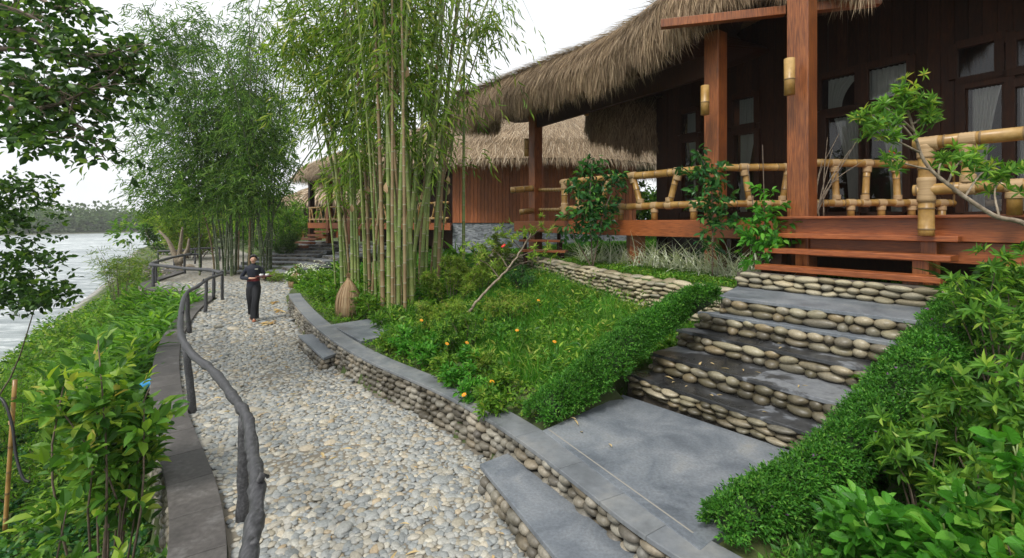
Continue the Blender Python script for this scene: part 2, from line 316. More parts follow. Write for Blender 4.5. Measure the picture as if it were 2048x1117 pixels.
# ---------------------------------------------------------------- plan curves
def interp(tab):
    a = np.array(tab, float); return lambda y: np.interp(y, a[:, 0], a[:, 1])
lin = [G(u, v) for u, v in ((464, 1117), (449, 1009), (414, 924), (389, 879), (366, 809), (359, 759), (358, 710), (366, 675), (389, 635), (412, 610))]
XLt = [(-8, 3.2), (0, -.2)]+[(p[1], p[0]) for p in lin]+[(15.4, -9.4), (16.35, -11.2), (18.1, -13.8), (20.4, -14.8), (23.5, -15.9), (26, -19.6), (30, -22.5), (60, -42)]
XL = interp(XLt)
cop_px = [(577, 588), (583, 601), (595, 617), (615, 640), (643, 665), (672, 687), (715, 712), (758, 735), (839, 763), (909, 798), (979, 838), (1049, 884), (1124, 944), (1198, 999), (1248, 1044), (1323, 1103)]
ZC = .42
cop = [G(u, v, ZC) for u, v in cop_px]
cop = cop+[np.array([1.45, 2.35, ZC]), np.array([2.3, 1.2, ZC]), np.array([3.4, -.8, ZC])]
XRt = [(p[1], p[0]) for p in cop]; XRt = sorted(XRt)
XRt = XRt+[(15.5, -7.3), (18, -8.0), (20.3, -8.6), (22.5, -11.6), (26, -14.2), (35, -18.5), (60, -36)]
XR = interp(XRt)
XS = interp([(-30, -9), (0, -9), (5, -10.5), (10, -13.2), (15, -16.8), (22, -22), (33, -29.5), (89, -68), (142, -101), (240, -160), (400, -211), (900, -420), (4000, -1500)])
XF = interp([(-30, -190), (260, -190), (420, -213), (900, -422), (4000, -1502)])
WN, WW = np.array([.815, .58]), np.array([.58, -.815])
WALL2 = [(3.12, 6.95), (2.3, 8.3), (1.55, 10.3), (.9, 12.6), (.3, 14.2), (-1.2, 15.6)]
XW = interp([(y, x) for x, y in WALL2])
def sm(a, b, x):
    t = np.clip((np.asarray(x, float)-a)/(b-a), 0, 1); return t*t*(3-2*t)
copxy = np.array(cop)[:, :2]
def distpoly(x, y, pts):
    x = np.asarray(x, float); y = np.asarray(y, float); d = np.full(np.broadcast(x, y).shape, 1e9)
    for a, b in zip(pts[:-1], pts[1:]):
        ab = b-a; t = np.clip(((x-a[0])*ab[0]+(y-a[1])*ab[1])/np.dot(ab, ab), 0, 1)
        d = np.minimum(d, np.hypot(x-a[0]-t*ab[0], y-a[1]-t*ab[1]))
    return d
ZW = -2.6
farx = np.array([(y, x) for x, y in ()]) if False else None
rp_ = np.array([(XR(y), y) for y in np.linspace(-8, 60, 120)])
def zg(x, y):
    x = np.asarray(x, float); y = np.asarray(y, float); x, y = np.broadcast_arrays(x, y)
    xl, xr, xs, xf = XL(y), XR(y), XS(y), XF(y)
    z = np.zeros(x.shape)-.03
    # river side
    drop = .92-.62*sm(5.5, 9.5, y)-.0*y
    t = np.clip((xl-.45-x)/np.maximum(xl-.45-xs, .1), 0, 1)
    zl = -drop+(-2.75+drop)*t**.7
    zl = np.where(x < xl-.38, zl, z)
    z = np.where(x < xl, zl, z)
    z = np.where(x < xs, np.maximum(-2.75-.12*(xs-x), -5), z)
    z = np.where(x < xf, np.minimum(-2.75-.0+.03*(xf-x), -1.6)+.25*np.sin(x*.05), z) if True else z
    z = np.where((x < xf) & (xf-x < 10), -2.75+.11*(xf-x), z)
    # garden side
    d = distpoly(x, y, rp_)
    zgd = .36+.125*np.maximum(d-.3, 0)
    tt = x*WW[0]+y*WW[1]; nn = x*WN[0]+y*WN[1]
    zs = .36+np.clip((nn-4.25)/2.1, 0, 1)*1.08
    bl = sm(-3.85, -3.6, tt)*(y < 9)
    zr = zgd*(1-bl)+zs*bl
    behind = (x > XW(y)) & (y > 6.6)
    zr = np.where(behind | (zr > 1.42), 1.42, zr)
    zr = np.where((y < 6.6) & (nn > 6.9), 1.42, zr)
    zr = np.where((tt > -4.0) & (tt < -1.3) & (nn > 4.25) & (nn < 8.0) & (y < 8.2), zr-.35, zr)
    zr = np.where(y > 15, np.minimum(zr, .2+.1*d), zr)
    zr = np.minimum(zr, 1.42)
    zr = np.where((x+2.45)**2+(y-9.3)**2 < 1.3**2, np.minimum(zr, .37), zr)
    z = np.where(x > xr+.12, np.maximum(zr, -.03) , z)
    # beyond the path
    z = np.where((y > 45) & (x > xs+6), z*np.clip(1-(y-45)/40, 0, 1)+.5*np.clip((y-45)/40, 0, 1), z)
    return z
def onland(x, y): return (x > XS(y))

# ---------------------------------------------------------------- ground sheet and river
gx = np.concatenate([[-2600, -1300, -700, -450], np.linspace(-330, -42, 60), np.linspace(-38, -12.3, 44), np.arange(-12, 7.6, .11), np.linspace(8, 40, 40), [55, 90, 200, 600, 2600]])
gy = np.concatenate([[-60, -20, -9, -4, -2], np.arange(-1, 15.6, .11), np.linspace(16, 44, 90), np.linspace(47, 460, 60), [600, 900, 1500, 4000]])
XX, YY = np.meshgrid(gx, gy); ZZ = zg(XX, YY)+0
near = (XX > -12) & (XX < 7) & (YY < 20)
ZZ = ZZ+np.where((XX < XL(YY)-.5) | (XX > XR(YY)+.6), rng.normal(0, .012, XX.shape), 0)
mb = MB(); nx, ny = len(gx), len(gy)
i = np.arange(ny-1)[:, None]*nx+np.arange(nx-1)[None]
mb.add(np.stack([XX, YY, ZZ], -1), np.stack([i, i+1, i+nx+1, i+nx], -1).reshape(-1, 4))
def ground_mat():
    m, t, n, l, o = mk('ground'); z = noise(n, l, 1.1, 8, .62); r = ramp(n, [(.3, (.045, .045, .018)), (.5, (.055, .085, .022)), (.66, (.10, .12, .035)), (.8, (.14, .12, .07))]); l.new(z.outputs['Fac'], r.inputs[0])
    tc = n.new('ShaderNodeTexCoord'); sp = n.new('ShaderNodeSeparateXYZ'); l.new(tc.outputs['Object'], sp.inputs[0])
    z2 = noise(n, l, .9, 6, .7); r2 = ramp(n, [(.35, (.16, .155, .14)), (.65, (.34, .33, .30))]); l.new(z2.outputs['Fac'], r2.inputs[0])
    # gravel bar at the water line
    a = n.new('ShaderNodeMapRange'); a.inputs[1].default_value = -2.2; a.inputs[2].default_value = -2.45; l.new(sp.outputs['Z'], a.inputs[0])
    c = mixc(n, l, r.outputs[0], r2.outputs[0], a.outputs[0])
    p = n.new('ShaderNodeBsdfPrincipled'); p.inputs['Roughness'].default_value = .95; l.new(c, p.inputs['Base Color'])
    l.new(bump(n, l, z.outputs['Fac'], .8, .06), p.inputs['Normal']); l.new(p.outputs[0], o.inputs[0]); return m
M['ground'] = ground_mat()
tag(mb.build('ground', M['ground'], smooth=True), kind='structure')
# path bed
mb = MB(); ys = np.linspace(-1, 44, 260); V = []
for y in ys:
    a, b = XL(y)-.02, XR(y)+.1
    V += [(a+(b-a)*k/6, y, 0.0) for k in range(7)]
q = np.arange(len(ys)-1)[:, None]*7+np.arange(6)[None]
mb.add(V, np.stack([q, q+1, q+8, q+7], -1).reshape(-1, 4))
def pathmat():
    m, t, n, l, o = mk('path_bed'); tc = n.new('ShaderNodeTexCoord'); v = n.new('ShaderNodeTexVoronoi'); v.inputs['Scale'].default_value = 11
    l.new(tc.outputs['Object'], v.inputs['Vector']); r = ramp(n, PEB); se = n.new('ShaderNodeSeparateColor'); l.new(v.outputs['Color'], se.inputs[0]); l.new(se.outputs[0], r.inputs[0])
    d = ramp(n, [(0, (1.1, 1.1, 1.1)), (.5, (1, 1, 1)), (.75, (.45, .4, .33))]); l.new(v.outputs['Distance'], d.inputs[0])
    c = mixc(n, l, r.outputs[0], d.outputs[0], 1, 'MULTIPLY'); z = noise(n, l, 3, 5); c = mixc(n, l, c, (.20, .17, .12), .35)
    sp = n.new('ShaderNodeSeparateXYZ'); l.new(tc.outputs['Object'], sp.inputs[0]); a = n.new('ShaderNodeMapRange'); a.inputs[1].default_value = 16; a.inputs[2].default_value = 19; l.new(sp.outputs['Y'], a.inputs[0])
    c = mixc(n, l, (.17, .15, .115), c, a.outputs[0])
    p = n.new('ShaderNodeBsdfPrincipled'); p.inputs['Roughness'].default_value = .9; l.new(c, p.inputs['Base Color'])
    l.new(p.outputs[0], o.inputs[0]); return m
tag(mb.build('path', pathmat()), kind='structure')
# river
mb = MB()
rx = np.linspace(-240, -10, 2); 
mb.add([(-330, -60, ZW), (-9, -60, ZW), (-9, 60, ZW), (-90, 460, ZW), (-330, 460, ZW)], [[0, 1, 2, 3, 4]])
def water_mat():
    m, t, n, l, o = mk('river_water')
    a = noise(n, l, .55, 8, .68, stretch=(.8, 2.2, 1), dist=.4); r = ramp(n, [(.34, (.17, .21, .21)), (.48, (.30, .34, .34)), (.57, (.48, .52, .51)), (.64, (.85, .87, .87))]); l.new(a.outputs['Fac'], r.inputs[0])
    b = noise(n, l, .05, 3, .5); rb = ramp(n, [(.35, (.8, .82, .84)), (.65, (1.2, 1.2, 1.2))]); l.new(b.outputs['Fac'], rb.inputs[0])
    c = mixc(n, l, r.outputs[0], rb.outputs[0], 1, 'MULTIPLY')
    p = n.new('ShaderNodeBsdfPrincipled'); p.inputs['Roughness'].default_value = .3; l.new(c, p.inputs['Base Color'])
    l.new(bump(n, l, a.outputs['Fac'], 1.0, .35), p.inputs['Normal']); l.new(p.outputs[0], o.inputs[0]); return m
tag(mb.build('river_water', water_mat()), kind='structure')

# ---------------------------------------------------------------- pebbles of the path
def pebble_field():
    mb = MB()
    for (y0, y1, step, T, TF) in ((1.8, 6.8, .050, ICO1, ICO1F), (6.8, 10.5, .060, ICO0, ICO0F), (10.5, 19.5, .085, ICO0, ICO0F)):
        ax = np.arange(-16, 3, step); ay = np.arange(y0, y1, step*.85); X, Y = np.meshgrid(ax, ay)
        X = X+(np.arange(len(ay)) % 2)[:, None]*step*.5+rng.normal(0, step*.22, X.shape); Y = Y+rng.normal(0, step*.22, X.shape)
        X, Y = X.ravel(), Y.ravel(); k = (X > XL(Y)+.02) & (X < XR(Y)+.02)
        k &= (np.abs((X)/np.maximum(Y, .1)) < 1.25) & (distpoly(X, Y, copxy) > .03)
        X, Y = X[k], Y[k]; n = len(X)
        a = rng.uniform(0, np.pi*2, n); tl = rng.normal(0, .16, (n, 2))
        up = nrm(np.c_[tl, np.ones(n)]); d = nrm(np.cross(up, np.c_[np.cos(a), np.sin(a), np.zeros(n)])); s = np.cross(d, up)
        sz = step*.58*np.exp(rng.normal(0, .26, n))
        sz = np.where(rng.random(n) < .04, sz*1.5, sz)
        mt = scale_frames(s, d, up, sz*rng.uniform(.85, 1.1, n), sz*rng.uniform(1.0, 1.5, n), sz*rng.uniform(.34, .5, n))
        z = sz*.05+rng.uniform(-.006, .006, n)-.012*np.clip(np.sin(X*2.3+np.sin(Y*1.9))*np.cos(Y*1.7+X), 0, 1)
        inst(mb, T, TF, np.c_[X, Y, z], mt)
    return mb.build('pebbles', M['pebble'], smooth=True)
tag(pebble_field(), 'rounded grey river pebbles set loosely over the curving footpath', 'pebbles', kind='stuff')

# ---------------------------------------------------------------- cobbled faces
def cobble_face(mb, line, z0, z1, sx, sz_, out, dep=.05, mi=0, T=ICO1, TF=ICO1F, proud=.0, seedj=.12):
    """courses of rounded stones along a ground polyline (k,2); z0,z1 scalars or functions of arclength fraction"""
    line = np.array(line, float)[:, :2]; sgm = np.hypot(*np.diff(line, axis=0).T); cum = np.concatenate([[0], np.cumsum(sgm)]); Lt = cum[-1]
    nc = max(1, int(round((np.max(z1)-np.min(z0))/sz_)))
    C = []; D = []; Hh = []; Wd = []
    for c in range(nc):
        s = rng.uniform(0, sx)*.5
        while s < Lt:
            wv = sx*np.exp(rng.normal(0, .30)); sc = s+wv/2
            if sc > Lt: break
            f = sc/Lt; a = np.interp(f, [0, 1], z0 if np.ndim(z0) else [z0, z0]); b = np.interp(f, [0, 1], z1 if np.ndim(z1) else [z1, z1])
            h = (b-a)/nc; x = np.interp(sc, cum, line[:, 0]); y = np.interp(sc, cum, line[:, 1]); j = min(np.searchsorted(cum, sc)-1, len(sgm)-1); j = max(j, 0)
            d = (line[j+1]-line[j])/max(sgm[j], 1e-6)
            C.append((x, y, a+h*(c+.5)+rng.normal(0, h*.08))); D.append(d); Hh.append(h); Wd.append(wv); s += wv*.98
    C = np.array(C); D = np.array(D); n = len(C); Hh = np.array(Hh); Wd = np.array(Wd)
    d3 = np.c_[D, rng.normal(0, .07, n)]; d3 = nrm(d3); o = np.c_[D[:, 1], -D[:, 0], np.zeros(n)]*out; o = nrm(o+np.c_[np.zeros((n, 2)), rng.normal(0, .15, n)])
    u = np.cross(d3, o)
    C = C+o*(proud+rng.normal(0, .012, n))[:, None]
    inst(mb, T, TF, C, scale_frames(d3, o, u, Wd*.52, dep*rng.uniform(.8, 1.2, n), Hh*rng.uniform(.48, .6, n)), mi)
def offset(line, d):
    line = np.array(line, float)[:, :2]; t = nrm(np.gradient(line, axis=0)); return line+np.c_[-t[:, 1], t[:, 0]]*d
def ribbon(mb, A, B, z0, z1, mi=0, seg=1, gap=.004):
    """slabs between polylines A and B from z0 to z1, one closed piece per segment group"""
    n = len(A)
    for i in range(0, n-1, seg):
        j = min(i+seg, n-1); a0 = A[i:j+1]; b0 = B[i:j+1]; k = len(a0)
        d = nrm(a0[-1]-a0[0])*gap
        a0 = a0.copy(); b0 = b0.copy(); a0[0] += d; b0[0] += d; a0[-1] -= d; b0[-1] -= d
        V = np.concatenate([np.c_[a0, np.full(k, z0)], np.c_[b0, np.full(k, z0)], np.c_[a0, np.full(k, z1)], np.c_[b0, np.full(k, z1)]])
        q = np.arange(k-1); Fq = np.concatenate([np.stack([q+2*k, q+1+2*k, q+1+3*k, q+3*k], -1), np.stack([q+k, q+1+k, q+1, q], -1), np.stack([q, q+1, q+1+2*k, q+2*k], -1), np.stack([q+3*k, q+1+3*k, q+1+k, q+k], -1), [[0, 2*k, 3*k, k]], [[k-1, 2*k-1, 4*k-1, 3*k-1]]])
        mb.add(V, Fq, mi)

# garden retaining wall with coping
copL = catmull(copxy, 181)
for _ in range(3): copL[8:-8] = np.array([np.convolve(copL[:, c], np.ones(17)/17, 'valid') for c in (0, 1)]).T
t = thing('garden_wall', 'low curving river stone wall with grey slab coping holding the flower garden', 'stone wall', (copL[60][0], copL[60][1], 0))
inner = offset(copL, .30)   # garden side
if np.mean(inner[:, 0]-copL[:, 0]) < 0: inner = offset(copL, -.30); sgn = -1
else: sgn = 1
face = offset(copL, .05*sgn)
mb = MB(); ribbon(mb, offset(copL, .075*sgn), offset(copL, .27*sgn), -.06, ZC-.035, 0, 4, 0); mb.build('core', M['mortar'], t)
mb = MB(); cobble_face(mb, face, .0, ZC-.03, .135, .084, 1, .065, proud=-.0, T=ICO2, TF=ICO2F)
mb.build('cobbles', M['wallstone'], t, smooth=True)
mb = MB(); ribbon(mb, copL-0, inner, ZC-.038, ZC, 0, 12, .0015); mb.build('coping', M['pathslab'], t, bevel=.006)

# curb along the river side
yl = np.concatenate([np.arange(-1, 15.6, .25), np.arange(15.6, 27, .25)])
curbi = np.c_[XL(yl), yl]; k_ = np.ones(5)/5
cs = curbi.copy()
for _ in range(2): cs[2:-2] = np.array([np.convolve(cs[:, c], k_, 'valid') for c in (0, 1)]).T
curbi = cs
curbo = offset(curbi, .36)
t = thing('river_curb', 'dark grey slab curb over a river stone wall on the river side of the path', 'curb', (curbi[20][0], curbi[20][1], 0))
mb = MB(); ribbon(mb, curbi, curbo, .03, .075, 0, 2, .003); mb.build('coping', M['darkcurb'], t, bevel=.006)
mb = MB(); ribbon(mb, offset(curbi, .02), offset(curbi, .32), -1.05, .028, 0, 4, 0); mb.build('core', M['mortar'], t)
mb = MB(); co = offset(curbi, .31); cobble_face(mb, co[:44], -.98, .03, .13, .085, -1, .06); cobble_face(mb, co[44:], -.55, .03, .17, .1, -1, .07, T=ICO0, TF=ICO0F)
mb.build('cobbles', M['wallstone'], t, smooth=True)

# step blocks on the path in front of the wall
def stepblock(px, z, label, ext=None):
    c = [G(u, v, z)[:2] for u, v in px]
    if ext: c += ext
    c = np.array(c); ctr = c.mean(0)
    t = thing('stone_step_block', label, 'stone step', (*ctr, 0), 'slab topped step blocks beside the path')
    mb = MB(); prism(mb, c, z-.045, z); mb.build('slab', M['slab'], t, bevel=.008)
    ci = ctr+(c-ctr)*.9; mb = MB(); prism(mb, ci, -.03, z-.048); mb.build('core', M['mortar'], t)
    mb = MB(); a = np.sum(c[:, 0]*np.roll(c[:, 1], -1)-np.roll(c[:, 0], -1)*c[:, 1]); sg = 1 if a > 0 else -1
    cc = ctr+(c-ctr)*.955
    for i in range(len(c)): cobble_face(mb, [cc[i], cc[(i+1) % len(c)]], 0, z-.05, .12, .075, sg, .05)
    mb.build('cobbles', M['wallstone'], t, smooth=True)
stepblock([(959, 928), (1016, 906)], .22, 'long blue grey slab step block against the wall near the big landing', [copL[120:][np.argmin(np.abs(copL[120:, 1]-2.3))]-np.array([.06, 0]), np.array([.75, 2.2])])
stepblock([(596, 670), (629, 668), (681, 704), (647, 716)], .22, 'short darker slab step block farther along the path')

# landings
LA = np.array([.33, 4.80]);
def landing(px, label, grp=None, z=ZC, extra=None):
    c = np.array([G(u, v, z)[:2] for u, v in px]+(extra or [])); t = thing('stone_landing', label, 'landing', (*c.mean(0), z), grp)
    mb = MB(); prism(mb, c, z-.12, z+.004); mb.build('slab', M['slab'], t, bevel=.006); return c
landing([(1085, 862), (1246, 790), (1620, 915), (1400, 1102)], 'large blue grey polished slab landing at the foot of the cobbled stairs', extra=[])
landing([(661, 650), (722, 683), (845, 655), (816, 627)], 'small grey slab landing beside the straw bundle')
mb = MB(); a, b = G(1096, 860, ZC), G(1385, 1068, ZC)
pl = [a+(b-a)*q for q in np.linspace(0, 1, 6)]
t = thing('mortar_joint', 'pale mortar joint line between the coping and the large landing', 'mortar joint', pl[0])
mb = MB(); ribbon(mb, np.array(pl)[:, :2], offset(np.array(pl), .012), ZC+.001, ZC+.0052, 0, 5, 0); mb.build('joint', M['jointm'], t)

# ---------------------------------------------------------------- cobbled stairs
steps_px = [(1250, 745), (1300, 705), (1352, 658), (1395, 623), (1437, 592)]
RS = (1.5-ZC)/5
t = thing('stone_stairs', 'five broad cobbled stairs with slab treads rising to the wooden porch', 'stairs', (1.9, 5.2, ZC))
ang = [0, 0, 0, .03, .05]
fr = []
for k, (u, v) in enumerate(steps_px):
    z = ZC+RS*(k+1); a = G(u, v, z)[:2]; wv = nrm(WW+WN*ang[k]); fr.append((a, a+wv*2.35, z))
bk = (G(1461, 574, 1.5)[:2]+WN*.1, G(1461, 574, 1.5)[:2]+WN*.1+WW*2.35)
for k, (a, b, z) in enumerate(fr):
    na, nb = (fr[k+1][0], fr[k+1][1]) if k < 4 else bk
    ex = WN*.12
    mat = M['wetslab'] if k < 3 else M['slab']
    mb = MB(); prism(mb, [a, b, nb+ex, na+ex], z-.04, z); st = mb.build('tread', mat, t, bevel=.006)
    q = WN*.05
    mb = MB(); prism(mb, [a+q, b+q, nb+ex, na+ex], z-RS-.1, z-.042); mb.build('core', M['mortar'], t)
    mb = MB(); zz = z-RS; cobble_face(mb, [a+WN*.035, b+WN*.035], zz, z-.03, .175, (.062 if k == 0 else .075), 1, .07, T=ICO2, TF=ICO2F)
    cobble_face(mb, [na+WW*.03, a+WW*.03+WN*.03], zz, z-.03, .15, .067, 1, .05)
    mb.build('riser', M['stairstone'], t, smooth=True)
# terrace wall behind the grass
t = thing('terrace_wall', 'pale cobbled retaining wall behind the grass bed below the veranda', 'stone wall', (1.55, 10.3, 1))
wl = catmull(np.array(WALL2), 60)
mb = MB(); cobble_face(mb, offset(wl, 0), [.92, .75], [1.42, 1.42], .21, .085, -1, .10, T=ICO1, TF=ICO1F); cobble_face(mb, wl+np.array([.16, .05]), [1.38, 1.38], [1.47, 1.47], .25, .09, -1, .12)
mb.build('cobbles', M['palestone'], t, smooth=True)
mb = MB(); ribbon(mb, wl+np.array([.04, 0]), wl+np.array([.5, .15]), .3, 1.40, 0, 4, 0); mb.build('core', M['mortar'], t)
# plinth of cobbles under the lowest wooden tread
pa = G(1461, 574, 1.5)[:2]+WN*.12; pb = pa+WW*2.4
t = thing('porch_plinth', 'short cobbled plinth under the lowest red wooden tread', 'plinth', (*pa, 1.5))
mb = MB(); cobble_face(mb, [pa, pb], 1.5, 1.72, .2, .075, 1, .08, T=ICO2, TF=ICO2F); mb.build('cobbles', M['palestone'], t, smooth=True)
mb = MB(); prism(mb, [pa+WN*.05, pb+WN*.05, pb+WN*.35, pa+WN*.35], 1.3, 1.70); mb.build('core', M['mortar'], t)
# distant stairs of the second house
for (lab, px0, px1, zz, nst, w0, dr) in (('wide far flight of cobbled garden stairs climbing behind the woman', (500, 0), (0, 0), 0, 9, 3.2, (.1, .995)), ('narrow far flight of cobbled stairs turning up to the second house', (0, 0), (0, 0), 0, 9, 2.0, (.75, .66))):
    b0 = np.array([-10.9, 20.6]) if w0 < 3 else np.array([-12.4, 22.5]); dr = nrm(dr); sd_ = np.array([dr[1], -dr[0]])
    t = thing('garden_stairs', lab, 'stairs', (*b0, 0)); z = 0
    for k in range(nst):
        c0 = b0+dr*k*(.62 if w0 < 3 else .9)-sd_*w0/2; c1 = c0+sd_*w0; nxt = dr*.9; z = .14*(k+1)
        o_ = MB(); prism(o_, [c0, c1, c1+nxt, c0+nxt], z-.16, z); cobble_face(o_, [c0, c1], z-.15, z-.02, .2, .07, -1 if False else 1, .06, 1, ICO0, ICO0F)
        o_.build('step', [M['pathslab'], M['wallstone']], t)

# ---------------------------------------------------------------- log handrails
def log_rail(name, label, rpx, z, ppx, r=.052, npt=90, pr=.05):
    pts = np.array([G(u, v, z) if len(q) == 2 else None for q in rpx for u, v in [q[:2]]]); c = catmull(pts, npt)
    c[:, :2] += np.cumsum(rng.normal(0, .006, (npt, 2)), axis=0)*.35; c[:, 2] += np.sin(np.arange(npt)*.31)*.012+np.sin(np.arange(npt)*.13)*.014
    t = thing(name, label, 'handrail', (*pts[0][:2], 0))
    mb = MB(); rr = r*(1+.10*np.sin(np.arange(npt)*.9+1)+.05*rng.normal(0, 1, npt)); kn = rng.integers(5, npt-5, 6); rr[kn] *= 1.12
    tube(mb, c, rr, 14, rfun=lambda n, s: 1+.05*np.sin(np.arange(s)*2.1)[None]+.016*rng.normal(0, 1, (n, s)))
    for k in kn[:4]: tube(mb, [c[k], c[k]+np.array([.02, 0, .03])+rng.normal(0, .02, 3), c[k]+np.array([.04, .0, .075])+rng.normal(0, .02, 3)], [r*.6, r*.5, r*.3], 8)
    mb.build('rail', M['logwood'], t, smooth=True)
    for u, v in ppx:
        b = G(u, v, 0) if len(ppx) and u > 0 else c[int(v*(npt-1))]*[1, 1, 0]; d = np.hypot(c[:, 0]-b[0], c[:, 1]-b[1]); tp = c[np.argmin(d)].copy(); tp[2] -= .02
        if d.min() > .12: b[:2] = tp[:2]+(b[:2]-tp[:2])*.12/d.min()
        mb = MB(); m = np.linspace(0, 1, 8)[:, None]; pp = (b*[1, 1, 0]+[0, 0, -.05])*(1-m)+tp*m; pp[1:-1, :2] += rng.normal(0, .004, (6, 2))
        tube(mb, pp, np.linspace(pr*1.08, pr*.92, 8), 12, rfun=lambda n, s: 1+.04*rng.normal(0, 1, (n, s))); mb.build('post', M['logwood'], t, smooth=True)
    return t
log_rail('log_handrail', 'long crooked charred log handrail in the foreground along the river curb', [(470, 1290), (495, 1117), (512, 1000), (507, 930), (495, 855), (478, 820), (450, 780), (410, 735), (380, 705), (365, 680), (360, 640), (372, 590), (395, 573), (420, 556), (443, 547)], .87, [(484, 1043), (387, 826), (379, 667), (411, 626), (444, 596)], .041, 140, .044)
log_rail('log_handrail', 'dark log handrail bending round the paved river lookout', [(443, 546), (415, 541), (370, 537), (320, 532), (301, 528), (330, 519), (376, 510), (402, 509)], .87, [(-1, .10), (-1, .5), (-1, .66), (-1, .84), (-1, 1.0)], .055, 60)
log_rail('log_handrail', 'farthest thin dark log handrail beyond the lookout by the water', [(316, 503), (345, 503), (372, 501), (405, 497), (440, 495)], .87, [(-1, 0), (-1, .3), (-1, .65), (-1, 1)], .05, 40)

# ---------------------------------------------------------------- bamboo tubes and railings
def bamboo_tube(mb, pts, r, node=.28, sides=12, jit=0, body=0, nd=1, taper=1.0, start=None):
    pts = np.array(pts, float); sg = np.linalg.norm(np.diff(pts, axis=0), axis=1); cum = np.concatenate([[0], np.cumsum(sg)]); Lt = cum[-1]
    S = []; Rr = []; Mi = []; s = rng.uniform(.1, .9)*node if start is None else start
    S.append(0); Rr.append(1); Mi.append(body)
    while s < Lt-.03:
        for ds, rr, m in ((-.022, .97, body), (-.009, 1.0, nd), (-.003, 1.07, nd), (.005, 1.04, nd), (.011, .98, body)):
            if S[-1] < s+ds < Lt: S.append(s+ds); Rr.append(rr); Mi.append(m)
        s += node*rng.uniform(.88, 1.1)
    S.append(Lt); Rr.append(1); Mi.append(body)
    S = np.array(S); Pp = np.stack([np.interp(S, cum, pts[:, c]) for c in range(3)], -1)
    tube(mb, Pp, np.array(Rr)*r*np.linspace(1, taper, len(S)), sides, np.array(Mi))
def lash(par, p, d, r, ln, mi=0):
    mb = MB(); lash_(mb, p, d, r, ln); mb.build('lashing', M['lash'], par, smooth=True)
def lash_(mb, p, d, r, ln, mi=0):
    d = nrm(np.array(d, float)); k = 9; pts = [np.array(p)+d*ln*(i/(k-1)-.5) for i in range(k)]
    tube(mb, pts, [r*(1.0+.035*(i % 2)) for i in range(k)], 14, mi)
def bamboo_rail(parent, a, b, zt, zl, zd, r=.075, step=.62, postL=True, postR=False, slant=.12, lean=1, stubz=None):
    """top rail at zt, lower rail at zl, deck at zd, from a to b (xy)"""
    a = np.array(a[:2], float); b = np.array(b[:2], float); Lr = np.linalg.norm(b-a); d = (b-a)/Lr; A = lambda s, z: np.array([*(a+d*s), z])
    root = bpy.data.objects.new('bamboo_railing', None); COL.objects.link(root); root.parent = parent
    for z, rr in ((zt, r), (zl, r*.9)):
        mb = MB(); n = 7; pts = [A(Lr*i/(n-1)+( -.12 if i == 0 else 0), z+rng.normal(0, .006)) for i in range(n)]; bamboo_tube(mb, pts, rr, .34, 16); mb.build('rail', [M['bamboo'], M['node']], root, smooth=True)
    mbl = root; s = step*.5; i = 0
    while s < Lr-.1:
        o = slant*(1 if i % 2 else -1); mb = MB(); bamboo_tube(mb, [A(s-o/2, zl), A(s+o/2, zt)], r*.8, .3, 12); mb.build('baluster', [M['bamboo'], M['node']], root, smooth=True)
        lash(mbl, A(s+o/2, zt-r*1.5), (d[0]*o, d[1]*o, zt-zl), r*.98, .10); lash(mbl, A(s+o/2, zt), (*d, 0), r*1.08, .15)
        lash(mbl, A(s-o/2, zl+r*1.4), (0, 0, 1), r*.95, .09); lash(mbl, A(s-o/2, zl), (*d, 0), r*1.0, .14)
        if i % 2 == 0 or True:
            mb = MB(); s2 = s+step*.5; bamboo_tube(mb, [A(s2, stubz or zd), A(s2, zl)], r*.85, .3, 12); mb.build('stub', [M['bamboo'], M['node']], root, smooth=True); lash(mbl, A(s2, zl), (*d, 0), r*1.02, .14); lash(mbl, A(s2, zl-r*1.3), (0, 0, 1), r*.97, .07)
        s += step; i += 1
    if postL:
        mb = MB(); bamboo_tube(mb, [A(0, zd-(postL if postL is not True else .0)), A(0, zt)], r*1.05, .25, 14); mb.build('rail_post', [M['bamboo'], M['node']], root, smooth=True); lash(mbl, A(0, zt-r*1.2), (0, 0, 1), r*1.15, .16); lash(mbl, A(0, zl), (0, 0, 1), r*1.15, .3); lash(mbl, A(.02, zt), (*d, 0), r*1.1, .2)
    return root

# ---------------------------------------------------------------- thatch
def blade(seg=3, curl=.12):
    """thin strand along +y, length 1, width 1"""
    V = []; t = np.linspace(0, 1, seg+1)
    for i, a in enumerate(t[:-1]):
        wd = .5*(1-.45*a); V += [(-wd, a, -curl*a*a), (wd, a, -curl*a*a)]
    V.append((0, 1, -curl)); Fq = [(2*i, 2*i+1, 2*i+3, 2*i+2) for i in range(seg-1)]
    return np.array(V), np.array(Fq), np.array([(2*seg-2, 2*seg-1, 2*seg)])
def inst2(mb, Q, C, Mx, mi=0):
    V, Fq, Ft = Q; k = len(C)
    if k == 0: return
    n0 = mb.n; m = len(V); VV = np.einsum('kij,mj->kmi', Mx, V)+np.asarray(C)[:, None]
    o = (np.arange(k)*m)[:, None, None]
    mb.V.append(VV.reshape(-1, 3).astype(np.float32)); mb.n += k*m
    if len(Fq): mb.Fs.append(((Fq[None]+o).reshape(-1, 4)+n0, mi))
    if len(Ft): mb.Fs.append(((Ft[None]+o).reshape(-1, 3)+n0, mi))
BL = blade()
